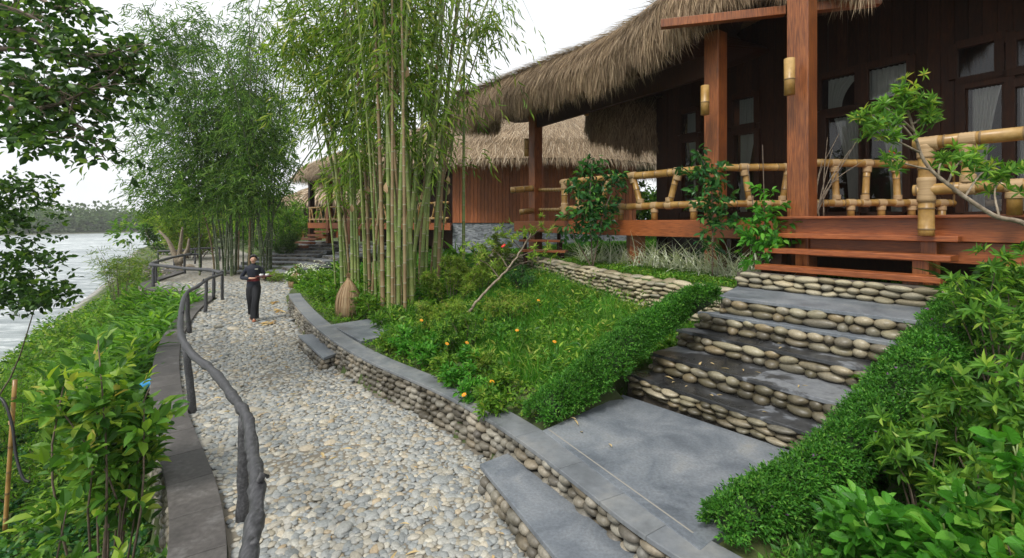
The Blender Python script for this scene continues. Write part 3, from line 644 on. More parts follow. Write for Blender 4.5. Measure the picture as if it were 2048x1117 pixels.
def thatch(parent, S, nst, ln, wd, name='thatch', mat='thatch', eave=5000, drop=(.25, .6), fringe_w=None, closed=False, trange=(0, 1), loose=.30, lip=.25):
    """S: (k,m,3) grid, column 0 = eave edge, column m-1 = top"""
    k, m = S.shape[:2]; mb = MB()
    i = np.arange(k-1)[:, None]*m+np.arange(m-1)[None]; Q = np.stack([i, i+1, i+m+1, i+m], -1).reshape(-1, 4)
    mb.add(S.reshape(-1, 3), Q, 0)
    seg = np.concatenate([[0], np.cumsum(np.linalg.norm(np.diff(S[:, 0], axis=0), axis=1))])
    def samp(n, t0, t1, pw=1):
        a = rng.uniform(0, seg[-1], n); fi = np.interp(a, seg, np.arange(k)); t = t0+(t1-t0)*rng.random(n)**pw; fj = t*(m-1)
        i0 = np.minimum(fi.astype(int), k-2); j0 = np.minimum(fj.astype(int), m-2); fa = (fi-i0)[:, None]; fb = (fj-j0)[:, None]
        p = S[i0, j0]*(1-fa)*(1-fb)+S[i0+1, j0]*fa*(1-fb)+S[i0, j0+1]*(1-fa)*fb+S[i0+1, j0+1]*fa*fb
        dn = nrm((S[i0, j0]-S[i0, j0+1])*(1-fa)+(S[i0+1, j0]-S[i0+1, j0+1])*fa); al = nrm(S[i0+1, j0]-S[i0, j0]); no = nrm(np.cross(al, dn)); no = no*np.sign(no[:, 2:3]+.3*1e-3+1e-9)
        return p, dn, al, no
    p, dn, al, no = samp(nst, trange[0], trange[1])
    n = nst; d = nrm(dn+al*rng.normal(0, loose, (n, 1))+no*rng.normal(.06, .07, (n, 1)))
    s, dd, nn = frames(d, no, .25); l = ln*rng.uniform(.6, 1.3, n)
    inst2(mb, BL, p+no*rng.uniform(.0, .07, (n, 1)), scale_frames(s, dd, nn, wd*rng.uniform(.6, 1.4, n), l, l), 1)
    # fringe hanging from the eave
    n = eave; p, dn, al, no = samp(n, 0, lip, 1.3); clump = np.sin(p[:, 0]*7)+np.sin(p[:, 1]*9.3+1)+np.sin((p[:, 0]+p[:, 1])*23)
    d = nrm(dn*.5+[0, 0, -1.]+al*(rng.normal(0, .2, (n, 1))+.12*np.sin(p[:, :1]*5+p[:, 1:2]*6))+no*rng.normal(0.05, .16, (n, 1)))
    s, dd, nn = frames(d, no, .4); l = rng.uniform(*drop, n)*(1+.16*clump)
    l = np.where(rng.random(n) < .02, l*1.45, l)
    inst2(mb, BL, p+no*rng.uniform(-.12, .06, (n, 1)), scale_frames(s, dd, nn, (fringe_w or wd)*rng.uniform(.6, 1.4, n), l, l), 1)
    return mb.build(name, [M['thatchb'], M[mat]], parent, smooth=False)

# ---------------------------------------------------------------- main lodge
ZD = 2.47
lodge = thing('thatched_lodge', 'large thatched timber lodge with bamboo railed veranda and red porch steps above the stairs', 'house', (5.0, 9.0, 1.42))
def WP(u, nn):
    """point on plane n = nn seen at column u"""
    k = (u-U0)/F; s = (k*WN[1]-WN[0])*nn/(WW[0]-k*WW[1]); return WN*nn+WW*s
def post(parent, u, Y, z0, z1, s=.30, mat='wood', name='post'):
    x = (u-U0)/F*Y; c = np.array([x, Y]); a, b = WW*s/2, WN*s/2
    mb = MB(); prism(mb, [c-a-b, c+a-b, c+a+b, c-a+b], z0, z1); return mb.build(name, M[mat], parent, bevel=.012), c
p1, c1 = post(lodge, 1604, 7.42, 1.3, 6.4, .31); p2, c2 = post(lodge, 1431, 9.2, 1.35, 6.05, .30); p3, c3 = post(lodge, 1071, 15.2, 1.3, 5.95, .31)
post(lodge, 1327, 14.6, 1.3, 6.2, .3, 'darkwood')
# deck
dk = [np.array([.1, 15.6]), np.array([2.0, 11.25]), WP(1560, 8.2), WP(2500, 8.2), WN*12+WW*3, WN*12-WW*9.5, np.array([5.2, 19.5]), np.array([1.0, 19.0])]
mb = MB()
for i, (a, b) in enumerate(((dk[0], dk[1]), (dk[1], dk[2]))):
    box_between(mb, [*a, ZD-.165], [*b, ZD-.165], .07, .33); 
mb.build('deck_fascia', M['woodh'], lodge, bevel=.008)
mb = MB()
prism(mb, [dk[1]+WN*.04, dk[2]+WN*.04, WN*12.2+WW*(-3.2), WN*12.2-WW*9.4], ZD-.06, ZD+.006)
prism(mb, [dk[0]+[.06, .02], dk[1]+[.06, .02], WN*12.2-WW*9.45, np.array([4.2, 19.0]), np.array([.9, 18.4])], ZD-.06, ZD+.003)
pp0, pp1 = WP(1556, 7.78), WP(2400, 7.78)
prism(mb, [pp0+WN*.045, pp1+WN*.045, WN*12.2+WW*1.6, WN*12.2-WW*3.15, WP(1556, 8.2)], ZD-.05, ZD+.03)
mb.build('deck_floor', M['woodh'], lodge)
mb = MB(); box_between(mb, [*pp0, ZD-.13], [*pp1, ZD-.13], .06, .30); box_between(mb, [*(pp0-WN*.05), ZD+.028], [*(pp1-WN*.05), ZD+.028], .22, .035)
box_between(mb, [*pp0, ZD-.13], [*WP(1556, 8.25), ZD-.13], .06, .30); box_between(mb, [*(pp0+WN*.1), ZD-.42], [*(pp1+WN*.1), ZD-.42], .05, .26)
mb.build('porch_fascia', M['woodh'], lodge, bevel=.006)
mb = MB()
for u, Y in ((1272, 10.8), (1512, 9.4)):
    x = (u-U0)/F*Y; prism(mb, [[x-.17, Y-.15], [x+.17, Y-.15], [x+.17, Y+.2], [x-.17, Y+.2]], 1.3, ZD-.34)
    o_ = mb.build('pier', M['wood'], lodge, bevel=.01); mb = MB()
mb = MB(); prism(mb, [np.array([4.65, 10.2]), np.array([9.4, 5.6]), np.array([9.6, 5.9]), np.array([4.9, 10.5])], 1.3, ZD-.07); mb.build('foundation', M['darkwood'], lodge)
# red wooden steps
tz = [1.81, 2.04, 2.26]; tn = [6.95, 7.27, 7.58]
st = thing('wooden_porch_steps', 'three red timber treads between the top cobbled stair and the porch deck', 'steps', (4.6, 5.9, 1.5))
lfts = [(1510, 1882), (1529, 1902), (1549, 1917)]
for k in range(3):
    a, b = WP(lfts[k][0], tn[k]), WP(lfts[k][1], tn[k]); mb = MB(); box_between(mb, [*(a+WN*.15), tz[k]-.035], [*(b+WN*.15), tz[k]-.035], .33, .07); mb.build('tread', M['woodh'], st, bevel=.008)
    for f in (.06, .86):
        q = a+(b-a)*f+WN*.16; mb = MB(); box_between(mb, [*q, 1.48], [*q, tz[k]-.071], .16, .16, up=(WW[0], WW[1], 0)); mb.build('support', M['darkwood'] if f < .5 else M['wood'], st, bevel=.006)
st2 = thing('wooden_porch_steps', 'small red timber steps at the far corner of the veranda beside the leafy climber', 'steps', (.9, 12.9, 1.42))
for k, (z, y) in enumerate(((1.66, 12.9), (1.92, 13.35), (2.2, 13.8))):
    mb = MB(); box_between(mb, [.25, y+.25, z], [1.45, y-.2, z], .34, .06); mb.build('tread', M['woodh'], st2, bevel=.006)
    for f in (.1, .9):
        mb = MB(); box_between(mb, [.25+1.2*f, y+.25-.45*f, 1.3], [.25+1.2*f, y+.25-.45*f, z-.03], .1, .1, up=(1, 0, 0)); mb.build('support', M['darkwood'], st2)
# beams
def beam(a, b, wd, ht, mat='wood', name='beam', par=None):
    mb = MB(); box_between(mb, a, b, wd, ht); return mb.build(name, M[mat], par or lodge, bevel=.01)
beam([*c3, 5.62], [*(c2-np.array([.1, -.1])), 5.45], .12, .42, 'darkwood')
bd = nrm(np.array([1.92, -.55])); b0 = np.array([2.70, 8.72])
beam([*b0, 6.02], [*(b0+bd*2.02), 6.02], .14, .15); beam([*(b0+bd*2.28), 6.02], [*(b0+bd*3.4), 6.02], .14, .15)

# wall of vertical boards with windows
WNN = 11.8
def SU(u): 
    k = (u-U0)/F; return (k*WN[1]-WN[0])*WNN/(WW[0]-k*WW[1])
def WZ(u, v):
    p = WP(u, WNN); return HC-(v-V0)/F*p[1]
def sq(s, z, off=0): return [*(WN*(WNN+off)+WW*s), z]
rects = []
for (u0, v0, u1, v1, ct) in ((1925, 88, 2004, 150, 0), (2020, 76, 2100, 132, 0), (1940, 172, 2001, 425, 1), (2036, 168, 2110, 425, 1), (1650, 152, 1718, 216, 1), (1732, 132, 1808, 198, 2), (1660, 232, 1714, 425, 1), (1745, 222, 1800, 425, 1), (1472, 196, 1506, 250, 2), (1474, 268, 1506, 425, 1), (1368, 226, 1391, 268, 2), (1370, 284, 1391, 425, 1)):
    um = (u0+u1)/2; rects.append((SU(u0), SU(u1), WZ(um, v1), WZ(um, v0), ct))
mb = MB(); s = -8.95
while s < 2.2:
    s1 = s+.19; iv = [(ZD, 7.4)]
    for (a, b, z0, z1, ct) in rects:
        if s1 > a and s < b:
            niv = []
            for (p, q) in iv:
                if z0 > p: niv.append((p, min(q, z0)))
                if z1 < q: niv.append((max(p, z1), q))
            iv = niv
    of = .012 if int(round((s+8.95)/.19)) % 2 else 0
    for p, q in iv:
        if q-p > .02: prism(mb, [np.array(sq(s+.003, 0, of))[:2], np.array(sq(s1-.003, 0, of))[:2], np.array(sq(s1-.003, 0, .08))[:2], np.array(sq(s+.003, 0, .08))[:2]], p, q)
    s = s1
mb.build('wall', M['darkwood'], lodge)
for (a, b, z0, z1, ct) in rects:
    fr_ = MB(); e = .07; o = -.035
    a2, b2 = a-.1, b+.1
    for p, q in (((a2-e, z0-.01), (a2-e, z1+.08)), ((b2+e, z0-.01), (b2+e, z1+.08))): box_between(fr_, sq(p[0]+(.05 if p[0] < a else -.05), p[1], o), sq(q[0]+(.05 if p[0] < a else -.05), q[1], o), .13, .10, up=(WN[0], WN[1], 0))
    box_between(fr_, sq(a2+.02, z1+.06, o), sq(b2-.02, z1+.06, o), .096, .14); box_between(fr_, sq(a2+.02, max(z0-.06, ZD+.08), o), sq(b2-.02, max(z0-.06, ZD+.08), o), .096, .14)
    f = fr_.build('window', M['darkwood'], lodge, bevel=.005)
    g = MB(); g.add([sq(a-.1, z0-.02, .02), sq(b+.1, z0-.02, .02), sq(b+.1, z1+.02, .02), sq(a-.1, z1+.02, .02)], [[0, 1, 2, 3]]); g.build('pane', M['glass'], f)
    if ct:
        n = 60; c = MB(); q = np.linspace(0, 1, n); m_ = 12; V = []
        for j in range(m_+1):
            hz = j/m_; wdt = 1 if ct == 2 else (.42+.55*hz**2.2)
            for i in range(n): V.append(sq(b-(b-a)*(1-q[i])*wdt if (int(a*10) % 2) else a+(b-a)*q[i]*wdt, z0+(z1-z0)*hz, .16+.03*math.sin(q[i]*44)+.01*math.sin(q[i]*17+hz*2)))
        i = np.arange(m_)[:, None]*n+np.arange(n-1)[None]; c.add(V, np.stack([i, i+1, i+n+1, i+n], -1).reshape(-1, 4)); c.build('curtain', M['curtain'], f, smooth=True)
# room behind and left end wall
mb = MB(); Wq = lambda s, n_: WN*n_+WW*s
prism(mb, [Wq(-8.9, 15.5), Wq(3, 15.5), Wq(3, 15.7), Wq(-8.9, 15.7)], 2.4, 7.4); prism(mb, [Wq(-8.97, 11.9), Wq(-8.85, 11.9), Wq(-8.85, 15.7), Wq(-8.97, 15.7)], 1.4, 7.4)
prism(mb, [Wq(-8.9, 12.2), Wq(3, 12.2), Wq(3, 15.6), Wq(-8.9, 15.6)], 2.40, 2.47)
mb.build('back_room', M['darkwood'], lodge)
# railings of the lodge
b1 = WP(1128, 8.3); 
bamboo_rail(lodge, np.array([1.36, 12.4]), WP(1418, 8.42), 3.46, 2.78, ZD, .082, .92, slant=.2)
bamboo_rail(lodge, WP(1456, 8.55), WP(1456, 8.55)+nrm(np.array([1.25, -.05]))*1.3, 3.46, 2.78, ZD, .07, .7, postL=False, slant=.1)
bamboo_rail(lodge, WP(1640, 9.6), WP(1640, 9.6)+nrm(np.array([2.9, .15]))*3.3, 3.5, 2.78, ZD, .072, .58, postL=False, slant=.04)
bamboo_rail(lodge, np.array([5.04, 5.84]), np.array([5.04, 5.84])+WW*3.2, 3.38, 2.82, 2.262, .078, .75, postL=True, slant=.0, stubz=2.5)
mb = MB(); bamboo_tube(mb, [P(1022, 381, 14.9), P(1070, 377, 15.1)], .1, .3, 12); bamboo_tube(mb, [P(1040, 425, 14.9), P(1066, 422, 15.0)], .09, .3, 12)
for z in (425, 385): bamboo_tube(mb, [P(1078, z-5, 15.2), P(1126, z-5, 12.6)], .055, .3, 10)
mb.build('rail_stub', [M['bamboo'], M['node']], lodge, smooth=True)
# bamboo tube lamps on the posts
def blamp(pt, u, v0, v1, Y, r):
    mb = MB(); a, b = P(u, v1, Y), P(u, v0, Y); bamboo_tube(mb, [a, b], r, (b[2]-a[2])*.52, 16, start=(b[2]-a[2])*.42); o_ = mb.build('bamboo_lamp', [M['bamboo'], M['node']], pt, smooth=True)
    return o_
blamp(p1, 1579, 118, 190, 7.18, .075); blamp(p2, 1410, 172, 230, 8.75, .075); blamp(p3, 1053, 278, 313, 15.0, .075)
mb = MB(); bamboo_tube(mb, [P(1173, 212, 13.5), P(1173, 232, 13.5)], .07, .3, 12); mb.build('bamboo_lamp', [M['bamboo'], M['node']], lodge, smooth=True)
# roof
ev = [(908, 238, 16.6), (930, 240, 16.0), (1000, 216, 14.4), (1100, 184, 12.5), (1200, 152, 10.8), (1300, 95, 9.4), (1380, 30, 8.8), (1500, -42, 8.3), (1600, -50, 8.0), (1700, -38, 7.7), (1850, -120, 7.2), (2048, -120, 6.5), (2300, -180, 5.8)]
ep = np.array([P(u, v, Y) for u, v, Y in ev]); 
ep = catmull(np.concatenate([[ep[0]+[1.5, 1.3, .1]], [ep[0]+[.45, .75, 0]], ep]), 140)
tan = nrm(np.gradient(ep, axis=0)*[1, 1, 0]); inw = np.c_[-tan[:, 1], tan[:, 0], np.zeros(140)]; inw *= np.sign(inw[:, 1:2]*.6+inw[:, 0:1]*.8)
prof = [(0, 0), (-.10, .22), (-.06, .50), (.12, .82), (.5, 1.10), (1.1, 1.30), (2.2, 1.52), (4.0, 1.75), (6.5, 2.0)]
sc_ = np.interp(np.arange(140), [0, 20, 60, 80], [.22, .35, .9, 1.0]); up_ = np.interp(np.arange(140), [0, 8, 25, 70], [.62, .72, .85, 1.0])
up2 = np.interp(np.arange(140), [0, 25, 75], [-.6, 0, 1.])
S = np.stack([ep+inw*(d*np.where(d > .3, sc_, 1))[:, None]+np.array([0, 0, 1])*(min(h, 1.1)*up_+max(h-1.1, 0)*up2)[:, None] for d, h in prof], 1)
th = thatch(lodge, S, 36000, .55, .012, 'thatch_roof', 'thatch', 26000, (.2, .52))
# underside of the roof
mb = MB(); U_ = np.stack([ep+inw*.1+[0, 0, .10], ep+inw*(1.2*sc_)[:, None]+[0, 0, .45], ep+inw*(4*sc_)[:, None]+np.array([0, 0, 1.])*(.45+.35*np.clip(up2, 0, 1))[:, None], ep+inw*(6.4*sc_)[:, None]+np.array([0, 0, 1.])*(.3+.6*np.clip(up2, 0, 1))[:, None]], 1)
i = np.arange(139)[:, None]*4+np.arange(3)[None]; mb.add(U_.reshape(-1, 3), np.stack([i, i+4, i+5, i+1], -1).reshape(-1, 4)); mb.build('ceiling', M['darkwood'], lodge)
# back eave of the lodge seen from under the front one
be = catmull([P(1225, 208, 17.8), P(1186, 232, 16.8), P(1180, 254, 15.9), P(1208, 268, 15.3), P(1260, 276, 14.9), P(1330, 282, 14.7), P(1450, 284, 14.7)], 50)
S2 = np.stack([be+np.array([o_*.35, o_*.6, h]) for o_, h in ((0, 0), (.0, .35), (.15, .8), (.4, 1.2), (.9, 1.5), (1.6, 1.8))], 1)
S2[:12, :, 0] += (np.linspace(.6, 0, 12)[:, None]*np.linspace(0, 1, 6)[None])
thatch(lodge, S2, 6000, .5, .02, 'back_thatch', 'thatch', 8000, (.25, .65))
mb = MB(); prism(mb, [Wq(-12, 15.0), Wq(4, 15.0), Wq(4, 18), Wq(-10, 18)], 6.9, 7.3); mb.build('ceiling', M['darkwood'], lodge)

# ---------------------------------------------------------------- second and third lodge (hipped thatch)
def ring(pts, n): return catmull(np.array(pts+[pts[0]], float), n)
def hip_roof(parent, ringpts, zE, ra, rb, nst, ln, wd, eave, drop, mat='thatchp', n=110, bulge=.85):
    r = ring(ringpts, n); E = np.c_[r, np.full(n, zE)]; ra = np.array(ra, float); rb = np.array(rb, float); ab = rb-ra
    t = np.clip(((E-ra)@ab)/np.dot(ab, ab), 0, 1); T = ra+t[:, None]*ab
    q = np.linspace(0, 1, 12); S = np.stack([E+(T-E)*[1, 1, 0]*x+np.array([0, 0, 1])*((T[:, 2]-zE)*(.10*min(x/.04, 1)+.90*(x**bulge)) if x > 0 else 0*t)[:, None] for x in q], 1)
    o = thatch(parent, S, nst, ln, wd, 'thatch_roof', mat, eave, drop, lip=.10)
    mb = MB(); S3 = np.stack([E+(T-E)*[1, 1, 0]*x+[0, 0, .02+.9*x] for x in (.02, .5, .98)], 1); i = np.arange(n-1)[:, None]*3+np.arange(2)[None]
    mb.add(S3.reshape(-1, 3), np.stack([i, i+1, i+4, i+3], -1).reshape(-1, 4)); mb.build('ceiling', M['darkwood'], parent)
    return o
h2 = thing('thatched_lodge', 'second thatched lodge with red plank siding on a grey stone base seen beyond the bamboo', 'house', (-3, 25, 1.4))
hip_roof(h2, [(-13.6, 29.5), (-11.0, 27.3), (-4.5, 21.8), (0, 20.2), (4.5, 20.7), (7.6, 23.6), (8.2, 28), (3, 33), (-6, 37), (-12.8, 34.5)], 5.15, (-7.0, 31.5, 8.4), (2.0, 27.0, 9.5), 60000, .6, .014, 24000, (.2, .5))
mb = MB(); a, b = np.array([-2.75, 22.2]), np.array([5.8, 22.4]); n = 52
for i in range(n):
    p, q = a+(b-a)*i/n, a+(b-a)*(i+.93)/n; o_ = .0 if i % 2 else .02
    prism(mb, [p+[0, o_], q+[0, o_], q+[0, .1], p+[0, .1]], 2.42, 5.6)
mb.build('wall', M['siding'], h2)
mb = MB(); prism(mb, [a+[0, .06], b+[0, .06], b+[.0, .4], a+[0, .4]], 1.0, 2.40)
def slate_mat():
    m, t, n, l, o = mk('stacked_slate'); tc = n.new('ShaderNodeTexCoord'); mp = n.new('ShaderNodeMapping'); mp.inputs['Scale'].default_value = (7, 7, 22); v = n.new('ShaderNodeTexVoronoi'); v.inputs['Scale'].default_value = 1
    l.new(tc.outputs['Object'], mp.inputs[0]); l.new(mp.outputs[0], v.inputs['Vector']); se = n.new('ShaderNodeSeparateColor'); l.new(v.outputs['Color'], se.inputs[0])
    r = ramp(n, [(0, (.10, .11, .12)), (.5, (.22, .24, .27)), (1, (.36, .38, .40))]); l.new(se.outputs[0], r.inputs[0]); p = n.new('ShaderNodeBsdfPrincipled'); p.inputs['Roughness'].default_value = .7; l.new(r.outputs[0], p.inputs['Base Color'])
    l.new(bump(n, l, se.outputs[1], .6, .02), p.inputs['Normal']); l.new(p.outputs[0], o.inputs[0]); return m
mb.build('stone_base', slate_mat(), h2)
mb = MB(); prism(mb, [[-2.7, 22.6], [5.8, 22.6], [6, 30], [-7, 34], [-10, 33]], 1.2, 5.4); mb.build('house_body', M['darkwood'], h2)
mb = MB(); box_between(mb, [-12.9, 30.4, 2.25], [-2.8, 21.9, 2.25], .08, .33); box_between(mb, [-12.9, 30.4, 2.25], [-12.0, 33.5, 2.25], .08, .33); mb.build('deck_fascia', M['woodh'], h2)
mb = MB(); prism(mb, [[-12.8, 30.4], [-2.8, 22.0], [-2.7, 23.2], [-9.5, 33], [-12, 33.5]], 2.3, 2.41); mb.build('deck_floor', M['woodh'], h2)
for (x, y) in ((-12.7, 30.4), (-11.0, 28.9), (-11.6, 32.6), (-9.2, 27.4), (-7.2, 25.8), (-5.2, 24.1), (-9.6, 31.0)):
    mb = MB(); box_between(mb, [x, y, 1.2], [x, y, 5.2], .3, .3, up=(.7, -.7, 0)); mb.build('post', M['darkwood' if x < -11.5 else 'wood'], h2)
bamboo_rail(h2, (-12.7, 30.2), (-2.9, 21.9), 3.35, 2.62, 2.41, .055, .55, slant=.22)
bamboo_rail(h2, (-12.8, 30.6), (-11.9, 33.4), 3.35, 2.62, 2.41, .055, .55, slant=.22)
st3 = thing('wooden_porch_steps', 'dark red timber steps climbing to the deck of the second lodge', 'steps', (-11.8, 28.5, 1.2))
for k in range(7):
    f = k/6; mb = MB(); c = np.array([-12.3, 27.6])+np.array([.72, 1.0])*f*2.0; z = 1.05+1.25*f; wv = nrm(np.array([1.0, -.72]))
    box_between(mb, [*(c-wv*.8), z], [*(c+wv*.8), z], .34, .12); mb.build('tread', M['wood'], st3)
h3 = thing('thatched_lodge', 'farthest small thatched lodge with an open porch behind the second lodge', 'house', (-20, 50, 1.2))
hip_roof(h3, [(-24.3, 50), (-20, 46), (-14, 45.5), (-10, 50), (-14, 56), (-21, 56)], 4.5, (-19, 51, 7.0), (-14, 51, 7.2), 3500, 1.2, .08, 2500, (.4, .9), n=60)
for (x, y) in ((-22.6, 49.6), (-20.4, 47.6), (-17.5, 47)):
    mb = MB(); box_between(mb, [x, y, .8], [x, y, 4.8], .35, .35, up=(1, 0, 0)); mb.build('post', M['darkwood'], h3)
mb = MB(); prism(mb, [[-22.4, 49.8], [-17, 46.9], [-12, 48], [-13, 54], [-20, 54]], .8, 2.4); mb.build('deck', M['wood'], h3)
mb = MB(); prism(mb, [[-18, 50], [-12, 49.5], [-12, 54], [-18, 54]], 2.41, 5.2); mb.build('wall', M['siding'], h3)

# ---------------------------------------------------------------- leaves
def leaf_t(kind):
    if kind == 'lance': V = [(0, 0, 0), (.5, .35, .06), (-.5, .35, .06), (.42, .62, .02), (-.42, .62, .02), (0, 1, -.12), (0, .35, -.02), (0, .62, -.05)]
    elif kind == 'ovate': V = [(0, 0, 0), (.48, .30, .10), (-.48, .30, .10), (.44, .65, .05), (-.44, .65, .05), (0, 1, -.16), (0, .30, -.0), (0, .65, -.05)]
    elif kind == 'long': V = [(0, 0, 0), (.5, .25, .05), (-.5, .25, .05), (.42, .6, -.05), (-.42, .6, -.05), (0, 1, -.35), (0, .25, .0), (0, .6, -.08)]
    V = np.array(V, float); Fq = np.array([(6, 1, 3, 7), (2, 6, 7, 4)]); Ft = np.array([(0, 1, 6), (0, 6, 2), (7, 3, 5), (4, 7, 5)])
    return V, Fq, Ft
LAN, OVA, LNG = leaf_t('lance'), leaf_t('ovate'), leaf_t('long')
SML = (np.array([(0, 0, 0), (.5, .45, .05), (-.5, .45, .05), (0, 1, -.08)], float), np.zeros((0, 4), int), np.array([(0, 1, 3), (0, 3, 2)]))
def lobed():
    a = [(0, 0), (.24, .06), (.40, .12), (.43, .24), (.53, .34), (.49, .46), (.52, .58), (.40, .68), (.36, .80), (.20, .90), (0, 1)]
    r = [(x, y, .30*abs(x)-.16*y*y+.02*(i % 2)) for i, (x, y) in enumerate(a)]; l = [(-x, y, z) for x, y, z in r[1:-1]][::-1]
    V = r+l; n = len(V); V = V+[(0, .45, -.05)]; Ft = [(i, (i+1) % n, n) for i in range(n)]
    return np.array(V, float), np.zeros((0, 4), int), np.array(Ft)
LOB = lobed()
def put_leaves(mb, T, p, d, l, wd, up=None, roll=.5, mi=0):
    n = len(p); s, dd, nn = frames(d, up, roll); l = np.broadcast_to(l, n)*1.0; inst2(mb, T, p, scale_frames(s, dd, nn, l*wd, l, l), mi)
def rdir(n, zmu=0, zs=.4):
    a = rng.uniform(0, 2*np.pi, n); return nrm(np.c_[np.cos(a), np.sin(a), rng.normal(zmu, zs, n)])
def twigs(mb, P0, D0, tl, m, l, wd, T, mi=0, spread=.75, droop=.2, roll=.5, wood=None, wr=.004):
    """m leaves along each twig (P0,D0); tl twig lengths"""
    k = len(P0); D0 = nrm(D0); tl = np.broadcast_to(tl, k)
    for j in range(m):
        f = (j+.6)/m; p = P0+D0*(tl*f)[:, None]+np.array([0, 0, -1.])*(droop*tl*f*f)[:, None]
        sd = nrm(np.cross(D0, rng.normal(0, 1, (k, 3))))
        d = nrm(D0*(1-spread*.5)+sd*spread+np.array([0, 0, -1.])*droop*.7)
        if j == m-1: d = nrm(D0+[0, 0, -droop])
        put_leaves(mb, T, p, d, l*rng.uniform(.7, 1.2, k), wd, None, roll, mi)
def stems(mb, base, tips, r0, r1, mi=0, bend=.1, n=7, sides=6):
    out = []
    for b, t in zip(base, tips):
        b, t = np.array(b, float), np.array(t, float); m = (b+t)/2+rng.normal(0, bend, 3)*np.linalg.norm(t-b)+np.array([0, 0, .08])*np.linalg.norm(t-b)
        c = catmull([b, m, t], n); out.append(c); tube(mb, c, np.linspace(r0, r1, n), sides, mi)
    return out
def bush(name, label, cat, base, h, r, nst, ntw, l, wd, T, mat, m=5, tl=.18, lo=.35, group=None, stem='bark', sr=.012, ros=0, droop=.2, upb=.5, sq=1.0, spread=.75, tipmat=None, stuff=None):
    """plant with its own stems and foliage"""
    base = np.array(base, float); t = thing(name, label, cat, base, group)
    a = rng.uniform(0, 2*np.pi, nst); q = np.sqrt(rng.random(nst)); hh = h*rng.uniform(.6, 1, nst)*(1-.35*q**2)
    tips = base+np.c_[np.cos(a)*q*r, np.sin(a)*q*r*sq, hh]; bs = base+np.c_[np.cos(a)*q*r*.25, np.sin(a)*q*r*.25*sq, np.full(nst, -.05)]
    ms = MB(); C = stems(ms, bs, tips, sr, sr*.4, 0, .06); ms.build('stem', M[stem], t, smooth=True)
    C = np.array(C); si = rng.integers(0, nst, ntw); f = lo+(1-lo)*rng.random(ntw)**(.8 if not ros else .45); fi = f*(C.shape[1]-1); i0 = np.minimum(fi.astype(int), C.shape[1]-2)
    p = C[si, i0]*(1-(fi-i0))[:, None]+C[si, i0+1]*(fi-i0)[:, None]; ax = nrm(C[si, -1]-C[si, 0])
    d = nrm(rdir(ntw, upb, .35)+ax*.4); mb = MB()
    if ros:
        ln = tl*rng.uniform(.3, 1.2, ntw); tp = p+d*ln[:, None]
        for j in range(ros):
            aa = 2*np.pi*j/ros+rng.uniform(0, 1, ntw); e1 = nrm(np.cross(d, [0.3, .2, 1])); e2 = np.cross(d, e1)
            dd = nrm(e1*np.cos(aa)[:, None]+e2*np.sin(aa)[:, None]+d*rng.uniform(.15, 1.0, ntw)[:, None]); put_leaves(mb, T, tp-d*.02*j/ros, dd, l*rng.uniform(.7, 1.15, ntw), wd, d, .2)
    else: twigs(mb, p, d, tl*rng.uniform(.6, 1.3, ntw), m, l, wd, T, 0, spread, droop)
    if tipmat:
        k = rng.choice(ntw, max(3, ntw//9), replace=False); k = k[np.argsort(-p[k, 2])][:max(3, int(len(k)*.7))]; twigs(mb, p[k]+d[k]*tl, nrm(d[k]+[0, 0, 1.2]), tl*.5, 4, l*.75, wd, T, 1, .55, 0)
    mb.build('foliage', [M[mat]]+([M[tipmat]] if tipmat else []), t)
    return t

# ---------------------------------------------------------------- foreground tree reaching in from the left
tr = thing('broadleaf_tree', 'dark leaved broadleaf tree whose branches hang into view over the river', 'tree', (-8.6, 5.6, -1.6))
mb = MB(); trunk = catmull([(-8.6, 5.6, -1.7), (-8.5, 5.7, .8), (-8.1, 5.9, 2.8), (-7.9, 6.1, 4.6), (-7.4, 6.3, 7)], 24); tube(mb, trunk, np.linspace(.2, .07, 24), 12); mb.build('trunk', M['bark'], tr, smooth=True)
def PP(u, v, Y): return P(u, v, Y)
limbs = [((-8.0, 6.0, 3.2), [(-60, 230, 6.2), (60, 215, 6.0), (150, 200, 5.9), (225, 150, 5.8), (262, 105, 5.8)]), ((-7.9, 6.1, 4.4), [(-120, 60, 6.3), (20, 55, 6.0), (110, 105, 5.8), (190, 112, 5.7), (262, 92, 5.6)]),
         ((-7.6, 6.2, 5.6), [(-60, -60, 6.4), (40, -20, 6.2), (120, 15, 6.0), (165, 5, 6.0)]), ((-8.0, 6.0, 3.0), [(-40, 200, 5.6), (60, 218, 5.4), (130, 203, 5.3), (190, 172, 5.2)]),
         ((-8.1, 5.9, 2.6), [(-60, 290, 5.8), (40, 265, 5.6), (120, 245, 5.5), (170, 262, 5.4), (212, 322, 5.4)]), ((-8.1, 5.9, 2.7), [(-80, 180, 5.8), (30, 170, 5.5), (90, 175, 5.4), (150, 225, 5.3)]),
         ((-7.9, 6.1, 4.6), [(-100, 0, 6), (30, 20, 5.7), (110, 60, 5.6)]), ((-7.9, 6.1, 4.2), [(-90, 110, 6.3), (40, 100, 6.2), (150, 130, 6.2), (300, 165, 6.2)])]
mw = MB(); ml = MB()
